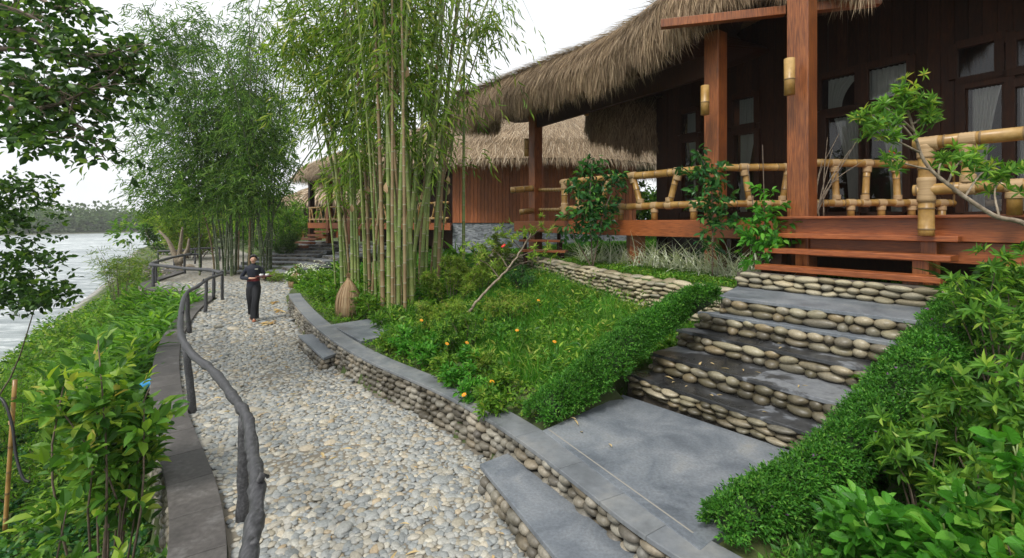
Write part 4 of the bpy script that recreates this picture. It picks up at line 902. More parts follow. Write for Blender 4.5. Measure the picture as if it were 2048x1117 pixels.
for b, pts in limbs:
    c = catmull([b]+[PP(*p) for p in pts], 40); tube(mw, c, np.linspace(.05, .006, 40), 6)
    k = 36; f = 9+rng.random(k)*30; i0 = f.astype(int); p = c[np.minimum(i0, 39)]; d = rdir(k, .0, .5); ln = rng.uniform(.15, .5, k)
    e = p+d*ln[:, None]
    for q in range(0, k): tube(mw, [p[q], (p[q]+e[q])/2+[0, 0, .03], e[q]], [.006, .004, .002], 4, cap=False)
    p2 = np.concatenate([e, (p+e)/2, e+rdir(k)*.12]); d2 = np.concatenate([d, rdir(k, 0, .4), rdir(k, -.1, .4)])
    keep = (p2[:, 1] > 4.6) & (rng.random(len(p2)) < .8)
    twigs(ml, p2[keep], d2[keep], .15, 4, .105, .62, OVA, 0, .8, .25, .8)
mw.build('limbs', M['bark'], tr, smooth=True); ml.build('crown', M['l_dark'], tr)
# dense part at top left and lower bushy growth
def cloud(mb, boxes, l, wd, T, m=4, tl=.15, mi=0, droop=.2, spread=.8, zs=.4, roll=.7, wood=None):
    for (u, v, ru, rv, Y, dY, n) in boxes:
        a = rng.normal(0, .5, (n, 3)); a = a/np.maximum(1, np.linalg.norm(a, axis=1, keepdims=True)/1.05); Yq = Y+a[:, 2]*dY
        p = np.stack([(u-U0+a[:, 0]*ru)/F*Y, Yq, HC-(v-V0+a[:, 1]*rv)/F*Y], -1)
        twigs(mb, p, rdir(n, 0, zs), tl, m, l, wd, T, mi, spread, droop, roll)
ml = MB(); cloud(ml, [(10, 60, 100, 90, 6.3, .8, 80), (150, 20, 50, 30, 6.1, .5, 18), (190, 105, 60, 34, 6.0, .5, 46), (275, 105, 30, 22, 6.1, .4, 14), (60, 200, 80, 26, 5.8, .5, 38), (150, 195, 45, 24, 5.7, .4, 24), (200, 300, 24, 22, 5.4, .3, 8), (60, 285, 70, 18, 5.6, .3, 22)], .105, .62, OVA)
ml.build('crown', M['l_dark'], tr)
b2 = thing('river_tree', 'leafy tree leaning over the water at the left edge below the hanging branches', 'tree', (-11.2, 7.6, -2.3))
mw = MB(); C = stems(mw, [(-11.2, 7.6, -2.4)]*5, [P(-10, 380, 7.5), P(60, 430, 7.5), P(90, 560, 7.2), P(20, 600, 7), P(70, 380, 7.6)], .022, .005, 0, .1, 12); mw.build('limbs', M['bark'], b2, smooth=True)
ml = MB(); cloud(ml, [(10, 370, 90, 30, 7.5, .6, 80), (50, 385, 45, 30, 7.4, .5, 42), (20, 440, 80, 50, 7.5, .7, 120), (35, 520, 60, 40, 7.2, .6, 60), (10, 580, 110, 45, 7, .6, 150), (75, 590, 55, 35, 6.9, .5, 75), (95, 520, 30, 14, 7, .4, 14)], .095, .6, OVA, 5); ml.build('crown', M['l_dark'], b2)

# ---------------------------------------------------------------- bamboo clumps
def culm_pts(base, top, lean=.0, bow=.25, n=16):
    b, t = np.array(base, float), np.array(top, float); h = t[2]-b[2]; q = np.linspace(0, 1, n)[:, None]; o = (t-b)*[1, 1, 0]
    return b+np.array([0, 0, h])*q+o*(q**1.7)*1.0+np.array([0, 0, 0])
def bamboo_clump(label, base_fn, top_fn, nc, r, leafmat, cm, ntw, l, wd, zmin, tl, m, sides=9, base=(0, 0, 0), sheaths=0, drp=.55, brown=.0, node=.38, outw=.6, fsel=None):
    t = thing('bamboo_clump', label, 'bamboo', base); C = []; Rr = []
    for k in range(nc):
        b = base_fn(k); tp = top_fn(k, b); c = culm_pts(b, tp); C.append(c); rr = r*rng.uniform(.5, 1.15); Rr.append(rr)
        mb = MB(); bamboo_tube(mb, c, rr, node, sides, taper=.35)
        ns = rng.poisson(sheaths) if sheaths else 0
        for _ in range(ns):
            i = rng.integers(3, 12); p = c[i]+(c[i+1]-c[i])*rng.random(); a = rng.uniform(0, 2*np.pi); o = np.array([math.cos(a), math.sin(a), 0])
            put_leaves(mb, OVA, (p+o*rr*.8)[None], (o*.35+[0, 0, 1.])[None], .2*rng.uniform(.7, 1.2), .5, o[None], .1, 2)
        mat = M['culmb'] if rng.random() < brown else M[cm]
        mb.build('culm', [mat, M['cnode'], M['sheath']], t, smooth=True)
    C = np.array(C); si = rng.integers(0, nc, ntw); fi = rng.uniform(0, C.shape[1]-1.01, ntw); i0 = fi.astype(int); p = C[si, i0]+(C[si, i0+1]-C[si, i0])*(fi-i0)[:, None]
    k = p[:, 2] > zmin*rng.uniform(.8, 1.35, ntw); p = p[k]; n = len(p); d = rdir(n, .25, .3); ln = outw*rng.gamma(2.2, .45, n)
    e = p+d*ln[:, None]+np.array([0, 0, -1.])*(drp*ln**2*.6)[:, None]
    if fsel is not None:
        kk = fsel(e); p, e, d, ln = p[kk], e[kk], d[kk], ln[kk]; n = len(p)
    mb = MB()
    for q in range(0, n, 3): tube(mb, [p[q], p[q]+d[q]*ln[q]*.55, e[q]], [.007, .005, .003], 3, 1, cap=False)
    d2 = nrm((e-p)*[1, 1, .3]+np.array([0, 0, -drp])*ln[:, None]+rdir(n)*.1)
    twigs(mb, e, d2, tl*rng.uniform(.6, 1.3, n), m, l, wd, LAN, 0, .6, .5, .9)
    twigs(mb, (p+e)/2, nrm(d2+rdir(n)*.5), tl*rng.uniform(.5, 1.2, n), m-1, l*.9, wd, LAN, 0, .7, .5, .9)
    mb.build('foliage', [M[leafmat], M[cm]], t)
    return t
# big green clump in the garden
bpx = [(672, 535, 12.0), (685, 560, 11.5), (700, 520, 12.6), (705, 575, 11), (718, 540, 11.8), (730, 590, 10.4), (740, 560, 11.2), (752, 600, 10.2), (757, 530, 12), (766, 610, 9.9), (775, 585, 10.4), (779, 560, 11), (785, 628, 9.4), (790, 600, 10), (796, 625, 9.5), (802, 605, 9.9), (806, 560, 10.8), (810, 640, 9.1), (817, 580, 10.4), (822, 545, 11.2), (830, 560, 10.9), (838, 530, 11.5), (846, 545, 11.1), (852, 560, 10.8), (860, 530, 11.6), (868, 550, 11), (872, 520, 12), (880, 535, 11.4), (735, 520, 12.4), (695, 545, 12.2), (825, 600, 9.8), (778, 612, 9.7), (842, 575, 10.6), (765, 545, 11.5), (927, 500, 11.8), (712, 556, 11.4), (812, 590, 10.1), (748, 575, 10.8)]
bpx = bpx+[(u+rng.uniform(-14, 14), v-8, Y+rng.uniform(.2, 1.2)) for u, v, Y in bpx[3:33:2]]
def b_base(k): 
    u, v, Y = bpx[k]; x = (u-U0)/F*Y; return np.array([x, Y, float(zg(x, Y))-.05])
def b_top(k, b):
    u = bpx[k][0]; cu = (u-785)/100.
    tu = {0: 560, 2: 600, 34: 931, 33: 752, 9: 742, 26: 960, 27: 985, 25: 930, 23: 900}.get(k, 785+cu*150+rng.normal(0, 45)); Yt = bpx[k][2]+rng.normal(0, .8)
    z = rng.uniform(8.2, 10.5); q = P(tu, -10, Yt); x = b[0]+(q[0]-b[0])*1.25
    return np.array([x, Yt, z])
bamboo_clump('tall green bamboo clump with thick bare culms rising from the flower garden', b_base, b_top, len(bpx), .045, 'l_bamy', 'culm', 2700, .27, .14, 4.3, .42, 5, 10, (-2.6, 10.5, .6), 1.6, .6, .28, .36, .62, fsel=lambda e: ((e[:, 0]/e[:, 1]*F+U0 < 890) | (rng.random(len(e)) < .30)) & (e[:, 0]/e[:, 1]*F+U0 > 540) & ~((e[:, 0]/e[:, 1]*F+U0 < 700) & (V0-(e[:, 2]-HC)/e[:, 1]*F > 270)))
# extra hanging sprays on its left and right shoulders
t = bpy.data.objects['bamboo_clump']
mb = MB(); cloud(mb, [(560, 50, 55, 60, 11, .8, 50), (600, 100, 50, 70, 11, .8, 60), (645, 180, 40, 60, 11, .8, 60), (650, 235, 30, 40, 11, .6, 22), (640, 60, 60, 70, 11, 1, 90), (985, 30, 45, 50, 11, .6, 46), (960, 70, 30, 40, 11, .6, 16), (720, 200, 80, 150, 13, .8, 230), (720, 330, 80, 80, 13, .8, 110), (840, 140, 60, 140, 13, .8, 130), (700, 60, 90, 70, 12.3, .8, 130), (760, 390, 110, 40, 13, .8, 70), (690, 300, 50, 90, 11.0, .5, 60), (870, 260, 30, 90, 12.5, .5, 50)], .25, .13, LAN, 6, .35, 0, .9, .5, .3, .9)
mb.build('foliage', M['l_bamy'], t)
# dark clump behind the path
def d_base(k): x = rng.uniform(-14.4, -11.4); y = 21.3+rng.uniform(0, 2.3)-(x+12.5)*.25; return np.array([x, y, -.05])
def d_top(k, b):
    return np.array([-12.6+(b[0]+12.6)*2.3+rng.normal(0, 1.1)-(1.0 if k % 2 else -.9), b[1]+rng.normal(0, 1.5), rng.uniform(7.5, 12.6)])
bamboo_clump('dense dark green bamboo clump standing between the path and the river', d_base, d_top, 34, .05, 'l_bamd', 'culmd', 3900, .30, .15, 3.7, .5, 5, 8, (-12.6, 22, 0), .3, .5, .1, .4, .8, fsel=lambda e: (e[:, 0]/e[:, 1]*F+U0 < 585-.25*np.clip(V0-(e[:, 2]-HC)/e[:, 1]*F-330, 0, 999)))
t = bpy.data.objects['bamboo_clump.001']
mb = MB(); cloud(mb, [(385, 270, 110, 130, 22, 1.8, 560), (375, 380, 95, 65, 21.5, 1.6, 400), (530, 290, 65, 120, 21.5, 1.5, 420), (330, 110, 45, 70, 22, 1.1, 110), (405, 70, 40, 60, 22, 1.1, 110), (505, 60, 22, 70, 22, .8, 50), (300, 200, 60, 80, 22, 1.2, 120), (490, 385, 80, 50, 21, 1.2, 200), (310, 330, 50, 80, 22, 1.2, 130), (560, 260, 30, 70, 21, 1, 50), (350, 60, 70, 70, 22, 1.2, 110), (490, 150, 50, 80, 22, 1.2, 110), (310, 410, 40, 35, 22, 1, 60)], .30, .16, LAN, 7, .55, 0, .6, .6, .3, .9)
mb.build('foliage', M['l_bamd'], t)

# ---------------------------------------------------------------- ground cover and grass
def cover(name, label, X, Y, T, l, wd, mat, per=3, h=.12, spread=1.0, up=.6, mi=0, extra=None, big=None, zoff=0):
    """leafy tufts standing on the ground at X,Y"""
    n = len(X); z = zg(X, Y)+zoff; mb = MB(); hv = h*np.exp(rng.normal(0, .35, n))*(big if big is not None else 1)
    for j in range(per):
        p = np.c_[X+rng.normal(0, .03, n), Y+rng.normal(0, .03, n), z+hv*rng.uniform(.2, 1, n)]; d = nrm(rdir(n, up, .4)*[spread, spread, 1]); put_leaves(mb, T, p, d, l*rng.uniform(.6, 1.3, n), wd, None, .5)
    return tag(mb.build(name, M[mat]), label, kind='stuff')
def rnd(n, x0, x1, y0, y1): return rng.uniform(x0, x1, n), rng.uniform(y0, y1, n)
def patch(X, Y, sc=1.0, ph=0): return .5+.5*np.sin(X*sc*2.1+ph+1.3*np.sin(Y*sc*1.7))*np.cos(Y*sc*1.9+ph*2)
tx = lambda X, Y: X*WW[0]+Y*WW[1]
nx_ = lambda X, Y: X*WN[0]+Y*WN[1]
# slope to the river
X, Y = rnd(70000, -24, -1.2, 1.5, 19); k = (X < XL(Y)-.5) & (X > XS(Y)+.5) & (X/Y > -1.25); X, Y = X[k], Y[k]
cover('slope_cover', 'low green leafy cover over the river slope', X, Y, SML, .085, .55, 'l_cover', 3, .10, big=.5+1.6*patch(X, Y, .9))
X, Y = rnd(9000, -9, -1.2, 2.0, 9); k = (X < XL(Y)-.5) & (X > XS(Y)+.5); X, Y = X[k], Y[k]
cover('slope_cover', 'broader leaved weeds over the near river slope', X, Y, OVA, .10, .6, 'l_vine', 2, .16, big=.5+1.5*patch(X, Y, 1.3, 2))
X, Y = rnd(9000, -22, -6, 9, 30); k = (X < XL(Y)-.5) & (X > XS(Y)+.3); X, Y = X[k], Y[k]
cover('slope_cover', 'tall pale weeds on the far part of the river slope', X, Y, SML, .2, .4, 'l_cover', 4, .35)
# ginger bed: long upright leaves
def ginger(X, Y, h, l, mat='l_ginger', name='ginger_bed', label='bright green long leaved ginger growing along the curb'):
    n = len(X); mb = MB(); z = zg(X, Y); ax = nrm(np.c_[rng.normal(0, .3, (n, 2)), np.ones(n)])
    for j in range(7):
        f = .25+.75*j/6; p = np.c_[X, Y, z]+ax*(h*f)[:, None]; d = nrm(rdir(n, .55+.3*f, .25)); put_leaves(mb, LNG, p, d, l*rng.uniform(.7, 1.15, n), .17, None, .25)
    return tag(mb.build(name, M[mat]), label, kind='stuff')
X, Y = rnd(3800, -14, -5, 7.4, 17.5); d = XL(Y)-.55-X; k = (d > 0) & (d < 1.0+1.6*np.clip((Y-8)/4, 0, 1)) & (rng.random(len(X)) < .75); X, Y = X[k], Y[k]
ginger(X, Y, rng.uniform(.4, .85, len(X)), .48)
X, Y = rnd(500, -8, -4.5, 5.8, 9); d = XL(Y)-.75-X; k = (d > 0) & (d < 1.2); X, Y = X[k], Y[k]
ginger(X, Y, rng.uniform(.2, .5, len(X)), .3, 'l_cover', 'fern_bed', 'arching fern like leaves beside the curb')
# garden: general weedy cover
def in_garden(X, Y): return (distpoly(X, Y, copxy) > .36) & (X > XR(Y)+.3) & ~((tx(X, Y) > -3.95) & (nx_(X, Y) < 7.8))
slab2 = np.array([G(u, v, ZC)[:2] for u, v in [(661, 650), (722, 683), (845, 655), (816, 627)]])
slab2 = slab2.mean(0)+(slab2-slab2.mean(0))*1.18
def inpoly(X, Y, pl):
    r = np.zeros(len(X), bool); n = len(pl)
    for i in range(n):
        a, b = pl[i], pl[(i+1) % n]; c = ((a[1] > Y) != (b[1] > Y)) & (X < (b[0]-a[0])*(Y-a[1])/(b[1]-a[1]+1e-12)+a[0]); r ^= c
    return r
X, Y = rnd(60000, -9, 4, 4.5, 19); k = in_garden(X, Y) & ~inpoly(X, Y, slab2) & ~((X > XW(Y)-.05) & (X < XW(Y)+.3) & (Y > 6.6)); X, Y = X[k], Y[k]
cover('garden_cover', 'low bright green weeds covering the garden soil', X, Y, SML, .055, .6, 'l_cover', 3, .05, big=.6+1.2*patch(X, Y, 1.2, 1))
X, Y = rnd(7000, -7.5, -1.5, 8, 16.5); k = in_garden(X, Y) & ~inpoly(X, Y, slab2) & (distpoly(X, Y, copxy) > .9); X, Y = X[k], Y[k]
cover('garden_cover', 'knee high mixed leafy growth round the feet of the bamboo', X, Y, LAN, .17, .24, 'l_ginger', 4, .3, big=.3+1.1*patch(X, Y, 1.0, 3))
# lawn strip behind the terrace wall, and under the lodge
X, Y = rnd(30000, .2, 9, 7.3, 20); k = (X > XW(Y)+.35) & (nx_(X, Y) > 7.0) & (nx_(X, Y) < 16); X, Y = X[k], Y[k]
cover('lawn', 'short green lawn around and beneath the lodge', X, Y, SML, .06, .3, 'l_grass', 3, .03, up=1.2)
X, Y = rnd(50000, -6, 12, 15, 40); k = (X > XR(Y)+1) & (nx_(X, Y) > 8); X, Y = X[k], Y[k]
cover('lawn', 'rougher green lawn between the two lodges', X, Y, SML, .16, .25, 'l_grass', 3, .05, up=1.2)
# tall grass bed
def grass(X, Y, h, w_, mat='l_grass', label='', lean=.35, name='grass', per=1):
    n = len(X); z = zg(X, Y); d = nrm(np.c_[rng.normal(0, lean, (n, 2)), np.ones(n)]); s, dd, nn = frames(d, rdir(n), .1); mb = MB(); B = blade(3, .3)
    inst2(mb, B, np.c_[X, Y, z-.02], scale_frames(s, dd, nn, np.full(n, w_), h, h)); return tag(mb.build(name, M[mat]), label, kind='stuff')
X, Y = rnd(120000, -2.6, 2.8, 5.2, 12.4); k = in_garden(X, Y) & (X < XW(Y)-.12) & (X > -2.3+.0*Y) & (distpoly(X, Y, copxy) > .85) & (rng.random(len(X)) < .25+.9*patch(X, Y, 1.5, .5)); X, Y = X[k], Y[k]
grass(X, Y, rng.uniform(.12, .34, len(X))*(.7+.5*patch(X, Y, 1.1)), .008, label='lush long green grass filling the bed below the terrace wall')
X, Y = rnd(420, -2.0, 2.2, 5.6, 11.8); k = in_garden(X, Y) & (X < XW(Y)-.25) & (distpoly(X, Y, copxy) > 1.0); X, Y = X[k], Y[k]
Xc = np.repeat(X, 34)+rng.normal(0, .045, len(X)*34); Yc = np.repeat(Y, 34)+rng.normal(0, .045, len(X)*34); hc = np.repeat(rng.uniform(.25, .5, len(X)), 34)
grass(Xc, Yc, hc*rng.uniform(.6, 1.1, len(Xc)), .010, label='taller arching grass tufts mixed through the bed', lean=.5)
X, Y = rnd(6000, -2.6, 2.4, 5.2, 12); k = in_garden(X, Y) & (X < XW(Y)-.2) & (distpoly(X, Y, copxy) > .6) & (patch(X, Y, 1.6, 4) > .45); X, Y = X[k], Y[k]
cover('weeds', 'light green broad leaved weeds scattered through the grass bed', X, Y, OVA, .075, .5, 'l_cover', 7, .16)
X, Y = rnd(9000, 1.2, 3.6, 2.0, 4.3); k = (tx(X, Y) > -1.5) & (X > XR(Y)+.36); X, Y = X[k], Y[k]
grass(X, Y, rng.uniform(.05, .14, len(X)), .006, label='short grass on the soil right of the landing', name='grass')
X, Y = rnd(40000, 1.2, 9, 1.6, 7.5); k = (tx(X, Y) > -1.45) & (X > XR(Y)+.36); X, Y = X[k], Y[k]
cover('garden_cover', 'small leafy cover on the shady bank right of the stairs', X, Y, SML, .045, .6, 'l_hedge', 3, .05)
def ribbon_grass(pts, n, h, name, label):
    mb = MB(); C = []; 
    for (x, y, k) in pts: C.append(np.c_[np.full(k, x), np.full(k, y)]+rng.normal(0, .07, (k, 2)))
    C = np.concatenate(C); n = len(C); z = zg(C[:, 0], C[:, 1]); d = nrm(np.c_[rng.normal(0, .55, (n, 2)), np.ones(n)]); out = nrm(d*[1, 1, 0]+1e-5)
    s = nrm(np.cross(d, out)); nn = np.cross(s, d)
    nn = nn*np.sign(nn[:, 2:3]+1e-9); B = blade(5, .55); hh = h*rng.uniform(.6, 1.2, n)
    inst2(mb, B, np.c_[C, z], scale_frames(s, d, nn, np.full(n, .020), hh, hh)); return mb
rg = []
for i in range(16):
    f = i/15; u = 1160+f*370; Yq = 11.6-4.0*f; x = (u-U0)/F*Yq; rg.append((x+.12, Yq+.02, 46))
for i, (x, y, k) in enumerate(rg):
    g = ribbon_grass([(x, y, k)], 0, .8, 'ribbon_grass', ''); tag(g.build('ribbon_grass', M['l_ribbon'], origin=(x, y, float(zg(x, y)))), 'arching pale striped ribbon grass tuft in the row above the terrace wall', 'grass tuft', 'ribbon grass tufts along the terrace wall')

# ---------------------------------------------------------------- hedges
def hedge(name, label, line, r, h, n, l, mat='l_hedge', fl=0):
    line = np.array(line, float); c = catmull(line, 40); t = thing(name, label, 'hedge', c[0]); mb = MB()
    # woody core
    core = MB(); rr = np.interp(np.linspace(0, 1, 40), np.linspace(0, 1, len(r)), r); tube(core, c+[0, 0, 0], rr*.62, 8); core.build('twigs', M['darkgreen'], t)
    f = rng.uniform(0, 39, n); i0 = np.minimum(f.astype(int), 38); p = c[i0]*(1-(f-i0))[:, None]+c[i0+1]*(f-i0)[:, None]; R0 = np.interp(f/39, np.linspace(0, 1, len(r)), r)
    d = nrm(np.gradient(c, axis=0))[i0]; s = nrm(np.cross(d, [0, 0, 1])); a = rng.uniform(-.5, np.pi+.5, n); o = s*np.cos(a)[:, None]+np.array([0, 0, 1])*(np.sin(a)*h)[:, None]
    endc = (f < 1.5) | (f > 37.5); o = np.where(endc[:, None], nrm(o+d*np.where(f < 2, -1, 1)[:, None]*rng.uniform(0, 1.5, (n, 1))), o)
    lump = 1+.10*np.sin(f*1.9+a*2)+.08*np.sin(f*4.3+1+a*5); rad = R0*lump*rng.uniform(.72, 1.05, n)
    q = p+o*rad[:, None]; dd = nrm(o*.7+rdir(n, .3, .4)*.8)
    twigs(mb, q, dd, l*1.6, 5, l, .45, SML, 0, .8, 0)
    if fl:
        k = rng.choice(n, fl); put_leaves(mb, SML, q[k]+o[k]*.03, rdir(fl, .3), .022, .9, None, 1, 1); put_leaves(mb, SML, q[k]+o[k]*.03, rdir(fl, .3), .022, .9, None, 1, 1)
    mb.build('foliage', [M[mat], M['purple']], t)
hp = lambda u, v, z: G(u, v, z)
hedge('clipped_hedge', 'clipped low green hedge running up the left side of the cobbled stairs', [hp(1085, 822, .52), hp(1145, 785, .60), hp(1205, 735, .80), hp(1270, 680, 1.02), hp(1325, 645, 1.22), hp(1375, 612, 1.42), hp(1415, 596, 1.55)], [.17, .21, .23, .24, .23, .2, .14], .9, 8000, .032, 'l_hedge')
hedge('clipped_hedge', 'large rounded green hedge with tiny purple flowers on the right side of the stairs', [hp(1452, 1045, .50), hp(1560, 995, .54), hp(1665, 930, .66), hp(1750, 850, .85), hp(1815, 770, 1.06), hp(1865, 710, 1.25), hp(1905, 655, 1.43), hp(1930, 620, 1.55)], [.14, .16, .18, .21, .22, .22, .21, .19], 1.0, 9000, .032, 'l_hedge', 60)

# ---------------------------------------------------------------- individual plants
ZG = lambda x, y: float(zg(x, y))
def at(u, Y): x = (u-U0)/F*Y; return (x, Y, ZG(x, Y))
b = at(205, 4.15); bush('leafy_shrub', 'tall broad leaved shrub with yellow green new leaves in front of the curb', 'shrub', b, 3.0, .52, 15, 235, .145, .46, OVA, 'l_shrub', 6, .26, .48, None, 'bark', .012, 0, .15, .35, .8, .7, 'l_new')
bush('leafy_shrub', 'small offshoot shrub with upright yellow tips leaning over the curb', 'shrub', (-2.62, 3.85, ZG(-2.9, 3.85)), 1.25, .42, 6, 40, .15, .46, OVA, 'l_shrub', 5, .22, .35, None, 'bark', .012, 0, .1, .5, .8, .7, 'l_new')
bush('weedy_bush', 'low dark weed with large drooping leaves below the tall shrub', 'shrub', (-2.5, 3.0, ZG(-2.5, 3.0)), .45, .5, 8, 46, .16, .55, OVA, 'l_shrub', 4, .2, .3)
bush('weedy_bush', 'low purple tinged ferny weed in the bottom corner of the river slope', 'shrub', (-3.4, 3.2, ZG(-3.4, 3.2)), .5, .55, 8, 70, .10, .4, LAN, 'l_vine', 6, .2, .3)
for i, (u, v, Y, h, r, lab) in enumerate(((40, 0, 8.6, 1.0, 1.0, 'pale green feathery bush at the left edge of the slope'), (110, 0, 9.8, .9, 1.0, 'rounded feathery bush left of the ginger bed'), (60, 0, 6.9, .9, .9, 'tangled fine leaved bush behind the bamboo stake'), (190, 0, 12.5, .9, 1.0, 'yellow green fine leaved bush above the river bank'), (225, 0, 15.5, 1.5, 1.0, 'thin leaved bush beside the water below the ginger'), (10, 0, 11.5, 1.0, 1.2, 'low bush at the very edge of the water'))):
    bb = at(u, Y); bush('slope_bush', lab, 'bush', bb, h, r, 14, 420, .075, .32, LAN, 'l_cover', 6, .22, .2, 'bushes on the river slope', 'bark', .008, 0, .1, .3, 1, .8)
bush('feathery_shrub', 'airy yellow green shrub standing against the river', 'shrub', at(240, 19.5), 3.3, 1.2, 14, 330, .2, .10, LAN, 'l_bamy', 6, .5, .4, None, 'bark', .012, 0, .6, .2)
bush('bank_bush', 'bushy green and yellow growth at the riverside end of the lookout', 'bush', (-21.5, 32, .1), 4.2, 3.2, 20, 700, .32, .3, LAN, 'l_olive', 6, .6, .1, None, 'bark', .03)
bush('bank_bush', 'rounded green growth behind the dark bamboo beyond the path', 'bush', (-16.5, 34, .1), 4.0, 3.6, 20, 760, .32, .3, LAN, 'l_cover', 6, .6, .1, None, 'bark', .03)
bush('bank_bush', 'leafy growth hanging over the water beyond the lookout rail', 'bush', (-25.5, 36, -.8), 4.6, 2.4, 16, 420, .36, .35, LAN, 'l_dark', 6, .6, .2, None, 'bark', .03)
# garden middle
for i, (u, v, z, h, r, n, mat, lab) in enumerate(((885, 650, .75, .62, .45, 150, 'l_olive', 'olive green narrow leaved shrub beside the small landing'), (905, 600, .8, .85, .7, 210, 'l_olive', 'olive green rosette leaved shrub in the middle of the bed'), (960, 585, .85, .9, .6, 190, 'l_olive', 'olive green rosette leaved shrub below the leaning pale trunk'), (870, 560, .9, .7, .7, 150, 'l_azalea', 'yellow tipped rosette leaved shrub near the bamboo feet'), (1010, 640, .75, .5, .45, 90, 'l_olive', 'small olive shrub among the long grass'), (1000, 530, 1.2, .95, .6, 150, 'l_olive', 'yellow green azalea shrub with a red bloom near the far steps'), (925, 690, .6, .5, .45, 100, 'l_azalea', 'green rosette plant behind the orange flowers'), (815, 590, .7, .6, .45, 90, 'l_azalea', 'yellow green rosette plant beside the bamboo'))):
    p = hp(u, v, z); bush('azalea_shrub', lab, 'shrub', (p[0], p[1], ZG(p[0], p[1])), h*1.25, r*1.1, 14, int(n*1.9), .085, .2, LAN, mat, 5, .12, .25, None, 'bark', .008, 9)
t = thing('leaning_tree', 'pale bare trunk leaning to the right over the grass with yellow green leaf tufts', 'tree', (-.6, 6.6, .7))
mb = MB(); tr_ = catmull([P(932, 632, 8.2), P(950, 607, 8.3), P(975, 580, 8.35), P(1002, 553, 8.4), P(1024, 527, 8.5), P(1044, 498, 8.6), P(1062, 468, 8.7)], 24); tr_ += rng.normal(0, .006, tr_.shape); tube(mb, tr_, np.linspace(.026, .012, 24), 8); mb.build('trunk', M['palebark'], t, smooth=True)
mb = MB()
for a_, tp in ((12, (1070, 520)), (14, (985, 500)), (17, (1100, 500)), (19, (1000, 470)), (20, (1090, 455)), (8, (1000, 560)), (11, (960, 520))): tube(mb, catmull([tr_[a_], (tr_[a_]+P(*tp, 8.6))/2+[0, .1, .04], P(*tp, 8.6)], 8), np.linspace(.012, .005, 8), 5)
mb.build('limbs', M['bark'], t, smooth=True)
def rosettes(mb, pts, k, l, wd, r, m=9, mi=0, T=LAN):
    P0 = np.concatenate([np.array(p)+rng.normal(0, r, (k, 3)) for p in pts]); n = len(P0); d = nrm(rdir(n, .8, .3))
    for j in range(m):
        aa = 2*np.pi*j/m+rng.uniform(0, 1, n); e1 = nrm(np.cross(d, [.3, .2, 1])); e2 = np.cross(d, e1); dd = nrm(e1*np.cos(aa)[:, None]+e2*np.sin(aa)[:, None]+d*rng.uniform(0, .9, n)[:, None]); put_leaves(mb, T, P0, dd, l*rng.uniform(.75, 1.2, n), wd, d, .15, mi)
mb = MB(); rosettes(mb, [P(u, v, 8.6) for u, v in ((1070, 515), (985, 500), (1095, 500), (1000, 470), (1085, 455), (1050, 462), (1000, 548), (960, 515), (940, 500), (1030, 475))], 7, .1, .22, .09); mb.build('foliage', M['l_olive'], t)
bush('dark_bush', 'dark green fine leaved mound at the foot of the terrace wall', 'bush', hp(1045, 580, .95), .5, .55, 14, 300, .07, .22, LAN, 'l_vine', 6, .14, .2)
bush('canna_plant', 'upright yellow green canna plant between the bamboo and stone base', 'plant', at(900, 13.2), .95, .35, 7, 24, .55, .2, LNG, 'l_ginger', 3, .2, .3, None, 'culm', .012, 0, .1, .9)
bush('canna_plant', 'broad leaved canna plant in front of the tall bamboo feet', 'plant', at(700, 13.0), .8, .5, 7, 26, .42, .2, LNG, 'l_ginger', 3, .2, .3, None, 'culm', .012, 0, .1, .9)
bush('agave_plant', 'dark green agave like plant before the grey stone base', 'plant', at(957, 17.5), .35, .25, 6, 30, .6, .13, LNG, 'l_vine', 3, .1, .3, None, 'bark', .012, 0, .0, .6)
bush('fern_plant', 'bright fern beside the straw bundle', 'fern', at(738, 10.4), .5, .3, 8, 60, .2, .16, LNG, 'l_ginger', 5, .25, .2, None, 'culm', .006, 0, .3, .8)
for i, (u, Y, h) in enumerate(((700, 10.6, .6), (745, 10.0, .55), (790, 9.2, .5), (835, 9.6, .6), (870, 10.4, .7))):
    bush('garden_plant', ('ferny plant at the left feet of the tall bamboo', 'leafy plant directly below the tall bamboo culms', 'low plant in front of the nearest bamboo culm', 'leafy plant right of the nearest bamboo culm', 'taller plant at the right feet of the bamboo')[i], 'plant', at(u, Y), h, .4, 9, 130, .13, .28, LAN, ('l_ginger', 'l_cover', 'l_azalea')[i % 3], 6, .16, .2)
# white flowering bush
def flowering(label, base, h, r, n, nf, mat, fmat, fs):
    t = bush('flowering_bush', label, 'bush', base, h, r, 12, n, .09, .35, LAN, mat, 6, .18, .2); mb = MB(); bb = np.array(base)
    a = rng.uniform(0, 2*np.pi, nf); q = np.sqrt(rng.random(nf)); p = bb+np.c_[np.cos(a)*q*r*1.1, np.sin(a)*q*r*1.1, h*(1.15-.55*q**2)*rng.uniform(.85, 1.05, nf)]
    for j in range(5): put_leaves(mb, SML, p, rdir(nf, .2), fs, .8, None, .6)
    mb.build('blossoms', M[fmat], t); return t
flowering('bush dotted with small white flowers beside the far garden stairs', at(640, 15.6), .75, 1.0, 420, 120, 'l_cover', 'white', .038)
flowering('smaller white flowering bush nearer the wooden steps of the second lodge', at(610, 19.5), .7, .7, 260, 60, 'l_cover', 'white', .05)
bush('rounded_bush', 'rounded dark bush at the head of the far garden stairs', 'bush', at(574, 27.0), 1.5, .9, 14, 520, .16, .14, LAN, 'l_dark', 6, .3, .3)
bush('rusty_bush', 'low rust coloured weeds between the two flights of garden stairs', 'bush', at(545, 19.5), .5, .6, 10, 160, .1, .3, LAN, 'l_olive', 6, .2, .2)
